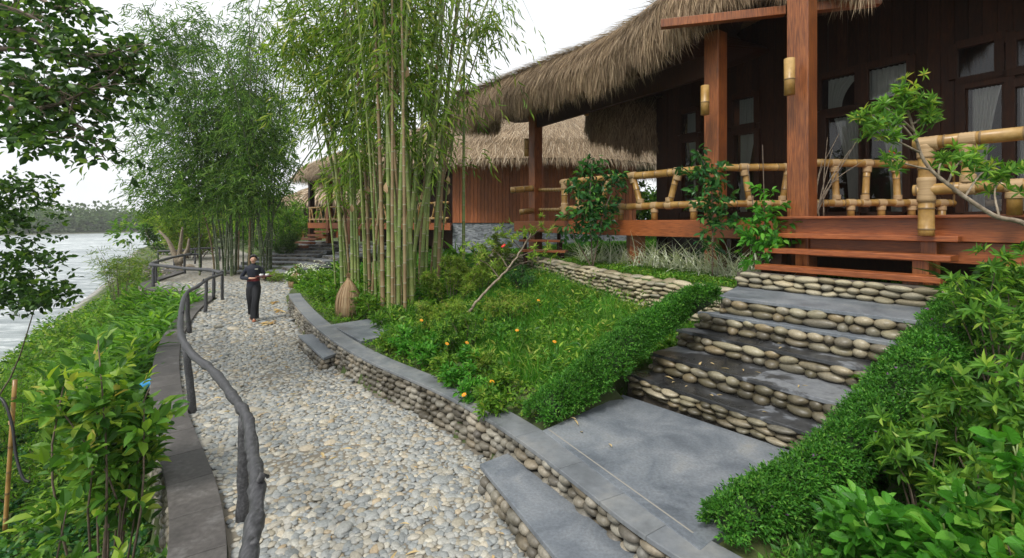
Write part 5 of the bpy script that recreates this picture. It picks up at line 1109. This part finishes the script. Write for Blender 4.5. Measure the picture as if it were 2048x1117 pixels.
for i, (u, Y, h) in enumerate(((655, 14.2, .5), (690, 12.2, .5), (720, 14.6, .7), (668, 12.2, .35), (775, 11.6, .35), (850, 12.4, .7), (625, 15.6, .4), (800, 13.4, .8), (880, 10.6, .5), (640, 13.0, .25))):
    bush('garden_plant', 'leafy green plant %s' % ('beside the broad straw bundle', 'left of the broad straw bundle', 'behind the left bamboo culms', 'low by the curved coping', 'a little behind the small landing', 'right behind the bamboo clump', 'near the bottom of the far garden stairs', 'in the shade behind the bamboo', 'between bamboo and azalea shrubs', 'against the curved coping near its far end')[i], 'plant', at(u, Y), h, .45, 9, 130, .11, .4, OVA if i % 2 else LAN, ('l_cover', 'l_ginger', 'l_bright')[i % 3], 5, .16, .2)
# lime edging plants with orange cosmos flowers by the coping
cos = [(775, 692, .5), (812, 702, .5), (845, 715, .55), (880, 735, .55), (920, 752, .55), (960, 780, .55), (985, 808, .5), (870, 690, .6), (930, 715, .65), (1000, 760, .6)]
for i, (u, v, z) in enumerate(cos):
    p = hp(u, v, z); bush('cosmos_plant', 'light green cosmos plant in the row behind the curved coping', 'plant', (p[0], p[1], ZG(p[0], p[1])), .30+.12*rng.random(), .22, 8, 90, .075, .42, OVA, 'l_bright' if i % 3 else 'l_cover', 5, .10, .2, 'cosmos plants behind the coping', 'culm', .005)
def flower(name, label, cat, p, s, mat, grp=None, h=.14, n=7):
    t = thing(name, label, cat, (p[0], p[1], p[2]-h), grp); mb = MB(); tube(mb, [(p[0], p[1], p[2]-h), p], [.003, .002], 5); mb.build('stem', M['culm'], t)
    mb = MB(); a = np.arange(n)*2*np.pi/n; nv = nrm(np.array([rng.normal(0, .3), -.5, 1.])); e1 = nrm(np.cross(nv, [1, 0, .1])); e2 = np.cross(nv, e1); dd = e1*np.cos(a)[:, None]+e2*np.sin(a)[:, None]+nv*.15
    put_leaves(mb, OVA, np.tile(p, (n, 1)), dd, s, .7, np.tile(nv, (n, 1)), .05); inst(mb, ICO0, ICO0F, np.array([p])+nv*.004, np.eye(3)[None]*s*.25, 1); mb.build('petals', [M[mat], M['sheath']], t)
for u, v, Y in ((843, 641, 7.4), (894, 688, 6.6), (934, 686, 6.7), (1034, 661, 6.9), (972, 640, 7.3), (1016, 609, 8.2), (1077, 601, 8.4), (984, 764, 5.4), (1109, 684, 6.4), (928, 790, 5.2), (1005, 603, 8.6)):
    flower('cosmos_flower', 'single orange cosmos bloom above the green bed', 'flower', P(u, v, Y), .032, 'orange', 'orange cosmos blooms')
flower('azalea_flower', 'red azalea bloom on the shrub near the far wooden steps', 'flower', P(1007, 492, 8.4), .05, 'red')

# climbers and shrubs on the veranda
def climber(label, pts, boxes, base, l=.13, mat='l_vine', n=4):
    t = thing('climbing_shrub', label, 'climber', base); mb = MB()
    for q in pts: tube(mb, catmull([base]+q, 14), np.linspace(.016, .005, 14), 5)
    mb.build('stems', M['bark'], t, smooth=True); mb = MB(); cloud(mb, boxes, l, .42, OVA, n, .16, 0, .25, .8, .4, .5); mb.build('foliage', M[mat], t)
bb = at(1185, 10.4); climber('large glossy climber covering the corner of the veranda railing', [[P(1180, 400, 10.4), P(1185, 330, 10.4), P(1180, 305, 10.4)], [P(1210, 420, 10.3), P(1240, 355, 10.3)], [P(1140, 460, 10.4), P(1125, 470, 10.4)]], [(1190, 385, 55, 55, 10.5, .35, 120), (1180, 445, 60, 40, 10.4, .35, 80), (1185, 325, 18, 20, 10.5, .2, 14), (1235, 350, 20, 12, 10.4, .2, 12)], bb, .17)
bb = at(1425, 8.3); climber('glossy climber growing up the middle veranda post', [[P(1425, 430, 8.3), P(1420, 360, 8.3), P(1395, 300, 8.3)]], [(1412, 345, 45, 22, 8.3, .25, 36), (1420, 400, 38, 38, 8.3, .25, 46), (1440, 440, 32, 22, 8.2, .2, 26), (1425, 480, 12, 22, 8.2, .15, 12), (1398, 305, 14, 12, 8.3, .1, 6)], bb, .15)
bb = at(1535, 7.6); climber('broad leaved green shrub at the left end of the wooden treads', [[P(1530, 470, 7.5), P(1528, 400, 7.5)], [P(1550, 470, 7.5), P(1570, 450, 7.4)], [P(1495, 330, 7.6)], [P(1525, 290, 7.6)]], [(1530, 460, 48, 34, 7.5, .3, 60), (1530, 410, 22, 30, 7.5, .25, 20), (1515, 500, 25, 30, 7.4, .2, 22), (1560, 480, 20, 14, 7.3, .2, 10)], bb, .14, 'l_bright', 4)
t = thing('bare_shrub', 'leafless grey twigs rising inside the veranda railing', 'shrub', (5.2, 8.9, ZD)); mb = MB()
for u, v in ((1655, 275), (1665, 300), (1678, 268), (1700, 300), (1715, 280), (1690, 320), (1645, 320), (1730, 320)):
    a_ = np.array([5.45+rng.normal(0, .1), 8.6, ZD]); tube(mb, catmull([a_, (a_+P(u, v, 8.6))/2+rng.normal(0, .06, 3), P(u, v, 8.6)], 9), np.linspace(.012, .004, 9), 5)
mb.build('twigs', M['palebark'], t, smooth=True)
# azalea tree at the right
t = thing('azalea_tree', 'slender curving azalea with leaf rosettes in front of the bamboo railing', 'tree', (4.2, 3.7, 1.4)); mb = MB()
main = catmull([np.array([4.25, 3.75, 1.5]), P(2070, 470, 3.9), P(1985, 430, 4.0), P(1900, 372, 4.1), P(1850, 325, 4.15), P(1828, 262, 4.2), P(1815, 215, 4.2)], 40); tube(mb, main, np.linspace(.024, .008, 40), 7)
br = [(24, [(1800, 325), (1775, 312)]), (28, [(1790, 280), (1745, 255)]), (30, [(1790, 240), (1725, 228)]), (34, [(1850, 230), (1870, 205)]), (36, [(1800, 200), (1795, 190)]), (20, [(1910, 335), (1935, 312)]), (17, [(1960, 350), (1990, 335)]), (12, [(1990, 380), (2020, 345)]), (22, [(1880, 330), (1895, 320)]), (32, [(1810, 245), (1770, 215)])]
tips = []
for i_, q in br: c = catmull([main[i_]]+[P(u, v, 4.15) for u, v in q], 9); tube(mb, c, np.linspace(.010, .004, 9), 5); tips.append(c[-1]); tips.append(c[5])
mb.build('trunk', M['palebark'], t, smooth=True); mb = MB()
rosettes(mb, tips+[P(u, v, 4.15) for u, v in ((1830, 190), (1770, 235), (1850, 250), (1860, 215), (1800, 215), (1750, 265), (1835, 215), (2000, 345), (1950, 320), (2030, 360), (1720, 235))], 4, .088, .25, .05, 10); rosettes(mb, [P(u, v, 4.14) for u, v in ((1800, 195), (1835, 185), (1740, 232), (1865, 225), (1770, 262), (1815, 180), (1990, 335), (1945, 310))], 3, .07, .25, .05, 8, 1); mb.build('foliage', [M['l_azalea'], M['l_new']], t)
flower('azalea_flower', 'small red azalea bloom on the slender tree by the bamboo railing', 'flower', P(1783, 305, 4.1), .032, 'red')
# right hand shrubs
for i, (u, Y, z0, h, r, n, lab) in enumerate(((2000, 4.0, 1.3, 1.25, .45, 110, 'tall rosette leaved shrub at the right edge under the bamboo railing'), (1960, 3.3, 1.0, .8, .45, 100, 'rosette leaved shrub behind the big lobed leaves'), (1850, 3.3, .9, .75, .36, 80, 'rosette leaved shrub close to the large hedge'), (2060, 3.0, .9, 1.5, .45, 120, 'upright rosette leaved shrub cut by the right edge'), (1800, 4.2, 1.2, .7, .25, 30, 'thin rosette leaved sprig rising from the hedge'), (2030, 2.5, .7, .8, .4, 70, 'low rosette leaved shrub in the right bottom corner'))):
    x = (u-U0)/F*Y; bush('azalea_shrub', lab, 'shrub', (x, Y, ZG(x, Y)), h, r, 14, int(n*1.9), .10, .27, LAN, 'l_azalea', 5, .12, .2, None, 'bark', .007, 9)
for i, (u, Y, h, r, n, lab) in enumerate(((1900, 2.35, .62, .42, 115, 'bright green lobed leaf shrub filling the right bottom corner'), (2040, 2.25, 1.05, .32, 75, 'taller lobed leaf shrub at the right edge'), (1800, 2.7, .45, .36, 70, 'lower lobed leaf shrub beside the short grass'))):
    x = (u-U0)/F*Y; bush('lobed_leaf_shrub', lab, 'shrub', (x, Y, ZG(x, Y)), h, r, 12, int(n*1.9), .092, .58, LOB, 'l_bright', 4, .14, .25, None, 'culm', .01, 0, .1, .4)
for i, (u, Y, h) in enumerate(((1560, 2.42, .22), (1745, 2.2, .2))):
    x = (u-U0)/F*Y; bush('young_plant', ('young bright green seedling left in the short grass', 'young bright green seedling right in the short grass')[i], 'plant', (x, Y, ZG(x, Y)), h, .16, 7, 34, .085, .55, LOB, 'l_new' if 0 else 'l_ginger', 4, .08, .2, None, 'culm', .005)
bush('dark_leaf_plant', 'dark upright leaves beside the right end of the wooden treads', 'plant', (4.75, 4.75, 1.42), .5, .25, 6, 16, .4, .16, LNG, 'l_dark', 3, .1, .2, None, 'bark', .01, 0, 0, 1.2)
for i, (u, v) in enumerate(((1888, 603), (1878, 580))): pass

# ---------------------------------------------------------------- straw bundles
def bundle(label, u, Y, h, r):
    b = np.array(at(u, Y)); t = thing('straw_bundle', label, 'straw bundle', b); mb = MB(); n = 900
    a = rng.uniform(0, 2*np.pi, n); rr = r*np.sqrt(rng.uniform(.55, 1, n)); top = b+np.c_[np.cos(a)*.03, np.sin(a)*.03, np.full(n, h*.86)]; bot = b+np.c_[np.cos(a)*rr, np.sin(a)*rr, rng.uniform(-.02, .10, n)]
    d = bot-top; ln = np.linalg.norm(d, axis=1); up = np.c_[np.cos(a), np.sin(a), np.full(n, .5)]; s, dd, nn = frames(d, up, .1); Bq = blade(4, -.0); Vb = Bq[0].copy(); Vb[:, 2] = .13*np.sin(Vb[:, 1]*np.pi)
    inst2(mb, (Vb, Bq[1], Bq[2]), top, scale_frames(s, dd, nn, .016*np.ones(n), ln, ln)); mb.build('straw', M['straw'], t)
    mb = MB(); n = 120; d = nrm(np.c_[rng.normal(0, .18, (n, 2)), np.ones(n)]); s, dd, nn = frames(d, rdir(n), .1); inst2(mb, BL, np.tile(b+[0, 0, h*.84], (n, 1)), scale_frames(s, dd, nn, .012*np.ones(n), h*.16*np.ones(n), h*.16*np.ones(n))); tube(mb, [b+[0, 0, h*.82], b+[0, 0, h*.88]], [.045, .04], 10); mb.build('tied_top', M['straw'], t)
    mb = MB(); tube(mb, [b+[0, 0, .0], b+[0, 0, h*.5], b+[0, 0, h*.85]], [r*.72, r*.48, .03], 12); mb.build('core', M['thatchb'], t, smooth=True)
bundle('broad tied straw bundle standing in the weeds by the curved coping', 697, 10.3, .92, .27)
bundle('smaller straw bundle at the top bend of the far garden stairs', 591, 17.8, .85, .24)
bundle('thin straw bundle in front of the grey stone base', 991, 18.5, .7, .2)

# ---------------------------------------------------------------- small things on the river side
b = at(20, 4.6); t = thing('bamboo_stake', 'pale bamboo stake leaning upright in the slope at the left edge', 'stake', P(12, 1035, 4.5)); mb = MB(); bamboo_tube(mb, [P(10, 1060, 4.5), P(30, 760, 4.6)], .018, .22, 10); mb.build('pole', [M['bamboo'], M['node']], t, smooth=True); mb = MB(); lash_(mb, P(23, 845, 4.57), (0, 0, 1), .022, .03); mb.build('tie', M['lash'], t)
mb = MB(); tube(mb, catmull([P(-30, 790, 4.6), P(5, 800, 4.55), P(24, 850, 4.5), P(32, 910, 4.45), P(45, 955, 4.4), P(60, 965, 4.4)], 30), .012, 8); tag(mb.build('rubber_hose', M['rubber'], smooth=True, origin=P(24, 850, 4.5)), 'black rubber hose curving down past the bamboo stake', 'hose')
mb = MB(); tube(mb, catmull([P(284, 775, 7.4), P(294, 769, 7.4), P(306, 765, 7.4), P(322, 768, 7.4)], 14), [.062+.012*math.sin(i*2.2) for i in range(14)], 12); tag(mb.build('plastic_bag', M['blue'], smooth=True, origin=P(300, 765, 6.6)), 'crumpled bright blue plastic bag behind the dark curb', 'bag')
t = thing('driftwood_stump', 'pale weathered stump with branching roots by the lookout rail', 'driftwood', (-16.2, 24.5, 0)); mb = MB()
for q in ([(360, 545), (358, 520), (362, 480), (365, 455)], [(358, 530), (345, 500), (335, 480), (318, 462)], [(360, 525), (375, 500), (378, 478)], [(350, 545), (340, 535), (330, 540)], [(362, 540), (380, 532), (392, 538)]): tube(mb, catmull([P(u, v, 24.3) for u, v in q], 10), np.linspace(.16, .04, 10), 7)
mb.build('stump', M['palebark'], t, smooth=True)
lf = None
for i in range(100):
    if i < 78: y = rng.uniform(3.2, 12); x = XL(y)+.2+rng.random()*(XR(y)-XL(y)-.4); z = .045; lab = 'dry tan leaf fallen on the pebble path'; grp = 'fallen leaves on the path'
    else: k = rng.integers(0, 6); a, bb_, z = (fr+[(LA, LA+WW*1.2, ZC+.006)])[k]; p = a+(bb_-a)*rng.uniform(.1, .8)+WN*rng.uniform(.08, .3); x, y = p; z = z+.008; lab = 'dry tan leaf fallen on the stone stairs or landing'; grp = 'fallen leaves on the stairs'
    if lf is None: mb = MB(); put_leaves(mb, LAN, np.zeros((1, 3)), np.array([[0, 1., .05]]), .11, .22, np.array([[0, 0, 1.]]), 0); lf = mb.build('fallen_leaf', M['dryleaf']); o = lf
    else: o = lf.copy(); COL.objects.link(o)
    o.location = (x, y, z+.01); o.rotation_euler = (rng.normal(0, .15), rng.normal(0, .15), rng.uniform(0, 6.28)); s_ = rng.uniform(.5, 1.15); o.scale = (s_*rng.uniform(.5, 1.3), s_, s_); tag(o, lab, 'leaf', grp)

X, Y = rnd(900, -12, 2, 2.2, 15); k = (X > XL(Y)+.05) & (X < XR(Y)-.02) & (distpoly(X, Y, copxy) < 1.4+rng.gamma(1, 1, len(X))); X, Y = X[k], Y[k]
mb = MB(); put_leaves(mb, SML, np.c_[X, Y, np.full(len(X), .035)], rdir(len(X), 0, .12), rng.uniform(.02, .07, len(X)), .25, None, .1); tag(mb.build('straw_litter', M['dryleaf']), 'tiny bits of dry straw caught between the path pebbles', kind='stuff')
n = 120; cx, cy = rnd(n, -2.3, 2.3, 5.4, 11.8); k = in_garden(cx, cy) & (cx < XW(cy)-.2) & (distpoly(cx, cy, copxy) > .7); cx, cy = cx[k], cy[k]
for mt_, nm, sl_ in (('l_olive', 'mixed_weeds', slice(0, None, 3)), ('l_azalea', 'mixed_weeds', slice(1, None, 3)), ('l_hedge', 'mixed_weeds', slice(2, None, 3))):
    X = np.repeat(cx[sl_], 26); Y = np.repeat(cy[sl_], 26); q = rng.uniform(.07, .22, len(X)); X = X+rng.normal(0, 1, len(X))*q*.7; Y = Y+rng.normal(0, 1, len(X))*q*.7
    cover(nm, {'l_olive': 'olive toned weed clumps rising from the grass bed', 'l_azalea': 'pale green weed clumps rising from the grass bed', 'l_hedge': 'dark green weed clumps rising from the grass bed'}[mt_], X, Y, LAN, .095, .26, mt_, 6, .26)
# ---------------------------------------------------------------- background trees, far forest
def blobtree(label, x, y, z, h, r, n, l, mat, grp=None, name='tree', cat='tree'):
    t = thing(name, label, cat, (x, y, z), grp); mb = MB(); tube(mb, [(x, y, z-.2), (x+.1, y, z+h*.4), (x, y, z+h*.75)], [h*.03, h*.022, h*.008], 7); mb.build('trunk', M['bark'], t, smooth=True)
    mb = MB(); nb = 11; C = np.array([(x+rng.normal(0, r*.5), y+rng.normal(0, r*.5), z+h*(.5+.42*rng.random())) for _ in range(nb)]); k = rng.integers(0, nb, n); d = rdir(n, .2, .7); p = C[k]+d*(r*.5*rng.uniform(.55, 1.05, n))[:, None]*[1, 1, .75]
    twigs(mb, p, nrm(d+rdir(n)*.5), l, 4, l, .5, OVA, 0, .8, .15); mb.build('crown', M[mat], t)
for i in range(20):
    x = -33+i*2.0+rng.normal(0, 1); y = 62+rng.normal(0, 7)+abs(i-5)*.6; blobtree('leafy green tree in the wood behind the lodges', x, y, .6, rng.uniform(4, 6.0), rng.uniform(2.6, 3.6), 600, .5, ('l_far', 'l_cover', 'l_far')[i % 3], 'trees behind the lodges')
for i in range(9):
    x = 5.5+i*2.4; y = 29+rng.normal(0, 1.5); blobtree('bright green bushy tree beyond the main lodge', x, y, 1.4, rng.uniform(2.4, 3.4), rng.uniform(1.8, 2.4), 500, .3, 'l_ginger' if i % 2 else 'l_cover', 'bushy trees beyond the main lodge')
for i, (x, y, h) in enumerate(((-30, 44, 4.5), (-26, 50, 5), (-34, 56, 5), (-44, 74, 6), (-58, 95, 7), (-75, 120, 8), (-92, 146, 8))): blobtree('green tree on the near bank beyond the lookout', x, y, -.8, h, h*.6, 600, .45, 'l_far' if i > 2 else 'l_cover', 'trees along the near bank')
mb = MB(); n = 1400; Yq = rng.uniform(60, 520, n); Xq = XF(Yq)-6-rng.gamma(1.5, 12, n); h = rng.uniform(5.5, 10.5, n)*(1+.25*np.sin(Yq*.06))
k = Xq > -420; Xq, Yq, h = Xq[k], Yq[k], h[k]; n = len(Xq)
for j in range(30):
    d = rdir(n, .1, .8); p = np.c_[Xq, Yq, -2.2+h*rng.uniform(.25, .95, n)]+d*(h*.28)[:, None]; put_leaves(mb, OVA, p, nrm(d+[0, 0, .3]), 1.7*rng.uniform(.6, 1.2, n), .8, None, .6)
tag(mb.build('far_forest', M['l_far']), 'hazy green forest along the far river bank', kind='stuff')

# ---------------------------------------------------------------- the person on the path
TH = R(22); WB = G(507, 641, .03)
def LW(p): p = np.array(p, float); c, s_ = math.cos(TH), math.sin(TH); return np.array([WB[0]+c*p[0]-s_*p[1], WB[1]+s_*p[0]+c*p[1], WB[2]+p[2]])
per = thing('person', 'woman in black uniform and dark red sash walking on the path with a tray', 'person', WB, None, TH)
def skin_obj(name, verts, edges, rad, mat, parent, sub=2, root=0):
    me = bpy.data.meshes.new(name); me.from_pydata([tuple(v) for v in verts], edges, []); o = bpy.data.objects.new(name, me); COL.objects.link(o); o.parent = parent
    m = o.modifiers.new('skin', 'SKIN'); m.use_smooth_shade = True
    for i, r_ in enumerate(rad): me.skin_vertices[0].data[i].radius = (r_, r_) if not isinstance(r_, tuple) else r_
    me.skin_vertices[0].data[root].use_root = True
    if sub: k = o.modifiers.new('sub', 'SUBSURF'); k.levels = sub; k.render_levels = sub
    me.materials.append(M[mat]); return o
V = []; E = []; Rd = []
def jv(p, r_, par=None):
    V.append(p); Rd.append(r_)
    if par is not None: E.append((par, len(V)-1))
    return len(V)-1
pel = jv((0, 0, .90), .10); sp = jv((0, -.005, 1.08), .085, pel); ch = jv((0, -.005, 1.22), (.09, .06), sp); nk = jv((0, .0, 1.355), .045, ch); nk2 = jv((0, -.012, 1.40), .042, nk)
hd = jv((0, -.022, 1.448), (.050, .058), nk2); hd2 = jv((0, -.010, 1.512), (.074, .084), hd); hd3 = jv((0, -.005, 1.56), (.055, .062), hd2); nose = jv((0, -.088, 1.478), .007, hd2)
for sx_ in (-1, 1): jv((sx_*.074, .012, 1.488), .008, hd2)
for side, el, wr, hn in ((-1, (-.25, .03, 1.06), (-.04, -.20, 1.045), (.03, -.235, 1.055)), (1, (.24, .03, 1.06), (.235, -.16, 1.035), (.235, -.23, 1.05))):
    sh = jv((side*.145, 0, 1.285), .032, ch); e = jv(el, .036, sh); w_ = jv(wr, .024, e); h_ = jv(hn, (.034, .018), w_)
    hv = nrm(np.array(hn)-np.array(wr)); sdv = nrm(np.cross(hv, [0, 0, 1]))
    for f_ in range(4): a_ = np.array(hn)+sdv*(f_-1.5)*.017+hv*.045; q_ = jv(tuple(a_), .0085, h_); jv(tuple(a_+hv*(.03-.004*abs(f_-1.5))+np.array([0, 0, .006])), .007, q_)
    jv(tuple(np.array(wr)+hv*.05+sdv*-.04+np.array([0, 0, .012])), .009, w_)
for side, kn, an, to in ((1, (.05, -.13, .50), (.03, -.10, .085), (.035, -.24, .03)), (-1, (-.06, .0, .48), (-.055, .24, .13), (-.06, .13, .03))):
    hp_ = jv((side*.085, 0, .84), .085, pel); k = jv(kn, .055, hp_); a = jv(an, .038, k); jv(to, (.036, .022), a)
skin_obj('body', V, E, Rd, 'skin', per, 2)
def loft(name, secs, mat, sides=20, wr=.0, ns=24, fold=0):
    s_ = np.array(secs, float); t_ = np.linspace(0, len(s_)-1, ns); s2 = catmull(s_, ns); a = np.linspace(0, 2*np.pi, sides, endpoint=False); mb = MB()
    fo = 1+fold*np.sin(a*5+1)[None]*np.linspace(.2, 1, ns)[:, None]+wr*rng.normal(0, 1, (ns, sides))
    V_ = np.stack([s2[:, 0:1]+s2[:, 3:4]*np.cos(a)*fo, s2[:, 1:2]+s2[:, 4:5]*np.sin(a)*fo, np.repeat(s2[:, 2:3], sides, 1)], -1).reshape(-1, 3)
    i = np.arange(ns-1)[:, None]*sides; j = np.arange(sides)[None]; Q = np.stack([i+j, i+(j+1) % sides, i+sides+(j+1) % sides, i+sides+j], -1).reshape(-1, 4); mb.add(V_+WB, Q)
    return mb.build(name, M[mat], per, smooth=True)
loft('tunic', [(0, 0, .84, .155, .122), (0, 0, .92, .148, .118), (0, 0, 1.04, .125, .10), (0, -.005, 1.16, .145, .11), (0, -.005, 1.27, .165, .105), (0, 0, 1.335, .13, .075), (0, 0, 1.37, .055, .055), (0, -.003, 1.40, .050, .052)], 'navy', wr=.012)
loft('sash', [(0, 0, .965, .145, .115), (0, 0, 1.0, .140, .112), (0, 0, 1.035, .134, .108)], 'sash', ns=6)
loft('trousers', [(0, 0, .90, .142, .112), (.05, -.02, .80, .118, .118), (.065, -.09, .62, .095, .105), (.05, -.125, .45, .085, .095), (.035, -.11, .25, .09, .10), (.03, -.10, .07, .098, .115)], 'black', wr=.012, fold=.06)
loft('trousers', [(0, 0, .88, .142, .112), (-.05, .0, .78, .115, .115), (-.065, .0, .60, .10, .105), (-.06, .04, .42, .085, .095), (-.058, .14, .25, .085, .095), (-.056, .22, .12, .09, .10)], 'black', wr=.012, fold=.06)
for pts in ([(-.115, 0, 1.30), (-.185, .015, 1.20), (-.255, .03, 1.06), (-.17, -.07, 1.045), (-.075, -.165, 1.04)], [(.115, 0, 1.30), (.185, .015, 1.20), (.245, .03, 1.06), (.245, -.05, 1.04), (.24, -.11, 1.035)]):
    mb = MB(); c = catmull(pts, 16); tube(mb, c+WB, np.interp(np.arange(16), [0, 4, 8, 15], [.046, .054, .047, .040])*(1+.03*rng.normal(0, 1, 16)), 12); mb.build('sleeve', M['navy'], per, smooth=True)
def ell(name, c, rad, mat, T=ICO2, TF=ICO2F, cut=None):
    v = T*np.array(rad); 
    if cut: v = cut(v)
    mb = MB(); mb.add(v+np.array(c)+WB, TF); return mb.build(name, M[mat], per, smooth=True)
def haircut(v): v = v.copy(); f = (v[:, 1] < -.02) & (v[:, 2] < .058-.5*np.abs(v[:, 0])); v[f, 1] = np.maximum(v[f, 1], -.02); return v
ell('hair', (0, .014, 1.525), (.087, .098, .094), 'hair', cut=haircut); ell('hair_bun', (0, .10, 1.49), (.045, .04, .045), 'hair')
for sx_ in (-1, 1): ell('eye', (sx_*.028, -.079, 1.497), (.010, .006, .005), 'hair', ICO1, ICO1F); ell('eyebrow', (sx_*.028, -.083, 1.514), (.014, .004, .003), 'hair', ICO1, ICO1F)
ell('mouth', (0, -.080, 1.442), (.018, .006, .005), 'sash', ICO1, ICO1F)
mb = MB(); box_between(mb, np.array([.04, -.109, 1.262])+WB, np.array([.105, -.100, 1.262])+WB, .006, .018); mb.build('name_tag', M['white'], per)
for c in ((.035, -.18, .022), (-.06, .17, .022)): ell('sandal', c, (.047, .125, .024), 'tan')
def lathe(name, c, prof, mat, lab, cat, grp=None, n=24):
    mb = MB(); a = np.linspace(0, 2*np.pi, n, endpoint=False); P_ = np.array([[(r_*math.cos(x), r_*math.sin(x), z) for x in a] for r_, z in prof]).reshape(-1, 3); k = len(prof)
    i = np.arange(k-1)[:, None]*n; j = np.arange(n)[None]; mb.add(P_+c, np.stack([i+j, i+(j+1) % n, i+n+(j+1) % n, i+n+j], -1).reshape(-1, 4)); o = mb.build(name, M[mat], smooth=True, origin=c); return tag(o, lab, cat, grp)
TC = LW((.25, -.25, 1.085)); 
o = lathe('serving_tray', TC, [(0.001, .0), (.16, 0), (.185, .022), (.19, .022), (.165, -.006), (.001, -.006)], 'traym', 'small dark red lacquer tray held by the walking woman', 'tray'); o.scale = (1.0, .75, 1); o.rotation_euler = (0, 0, TH)
for i, (dx, dy) in enumerate(((-.055, 0), (.07, .01))):
    c = LW((.25+dx, -.25+dy, 1.087)); lathe('teacup', c, [(.001, 0), (.026, 0), (.042, .03), (.048, .062), (.045, .062), (.038, .03), (.001, .008)], 'china', ('white china cup on the tray nearer the woman', 'white china cup at the outer side of the tray')[i], 'cup', 'white cups on the tray')
# loose tan stones/leaves heaps on the path near her
for i, (u, v) in enumerate(((546, 607), (538, 648), (560, 622))):
    p = G(u, v, .03); mb = MB(); n = 14; put_leaves(mb, LAN, p+np.c_[rng.normal(0, .07, (n, 2)), rng.uniform(0, .03, n)], rdir(n, .1, .1), .16, .4, None, .3); tag(mb.build('leaf_litter', M['dryleaf'], origin=p), ('small heap of tan dry leaves right of the walking woman', 'small heap of tan dry leaves behind the short step block', 'scattered tan dry leaves by the curved wall end')[i], 'dry leaves')

# ---------------------------------------------------------------- air
mb = MB(); x0, x1, y0, y1, z0, z1 = -2700, 2700, -70, 4200, -8, 30
prism(mb, [[x0, y0], [x1, y0], [x1, y1], [x0, y1]], z0, z1); hz = mb.build('haze', [])
m, t, n, l, o = mk('haze_air'); v = n.new('ShaderNodeVolumePrincipled'); v.inputs['Color'].default_value = (.98, .99, 1, 1); v.inputs['Density'].default_value = .00045; l.new(v.outputs[0], o.inputs['Volume'])
hz.data.materials.append(m); tag(hz, 'faint pale haze over the river valley', kind='stuff')
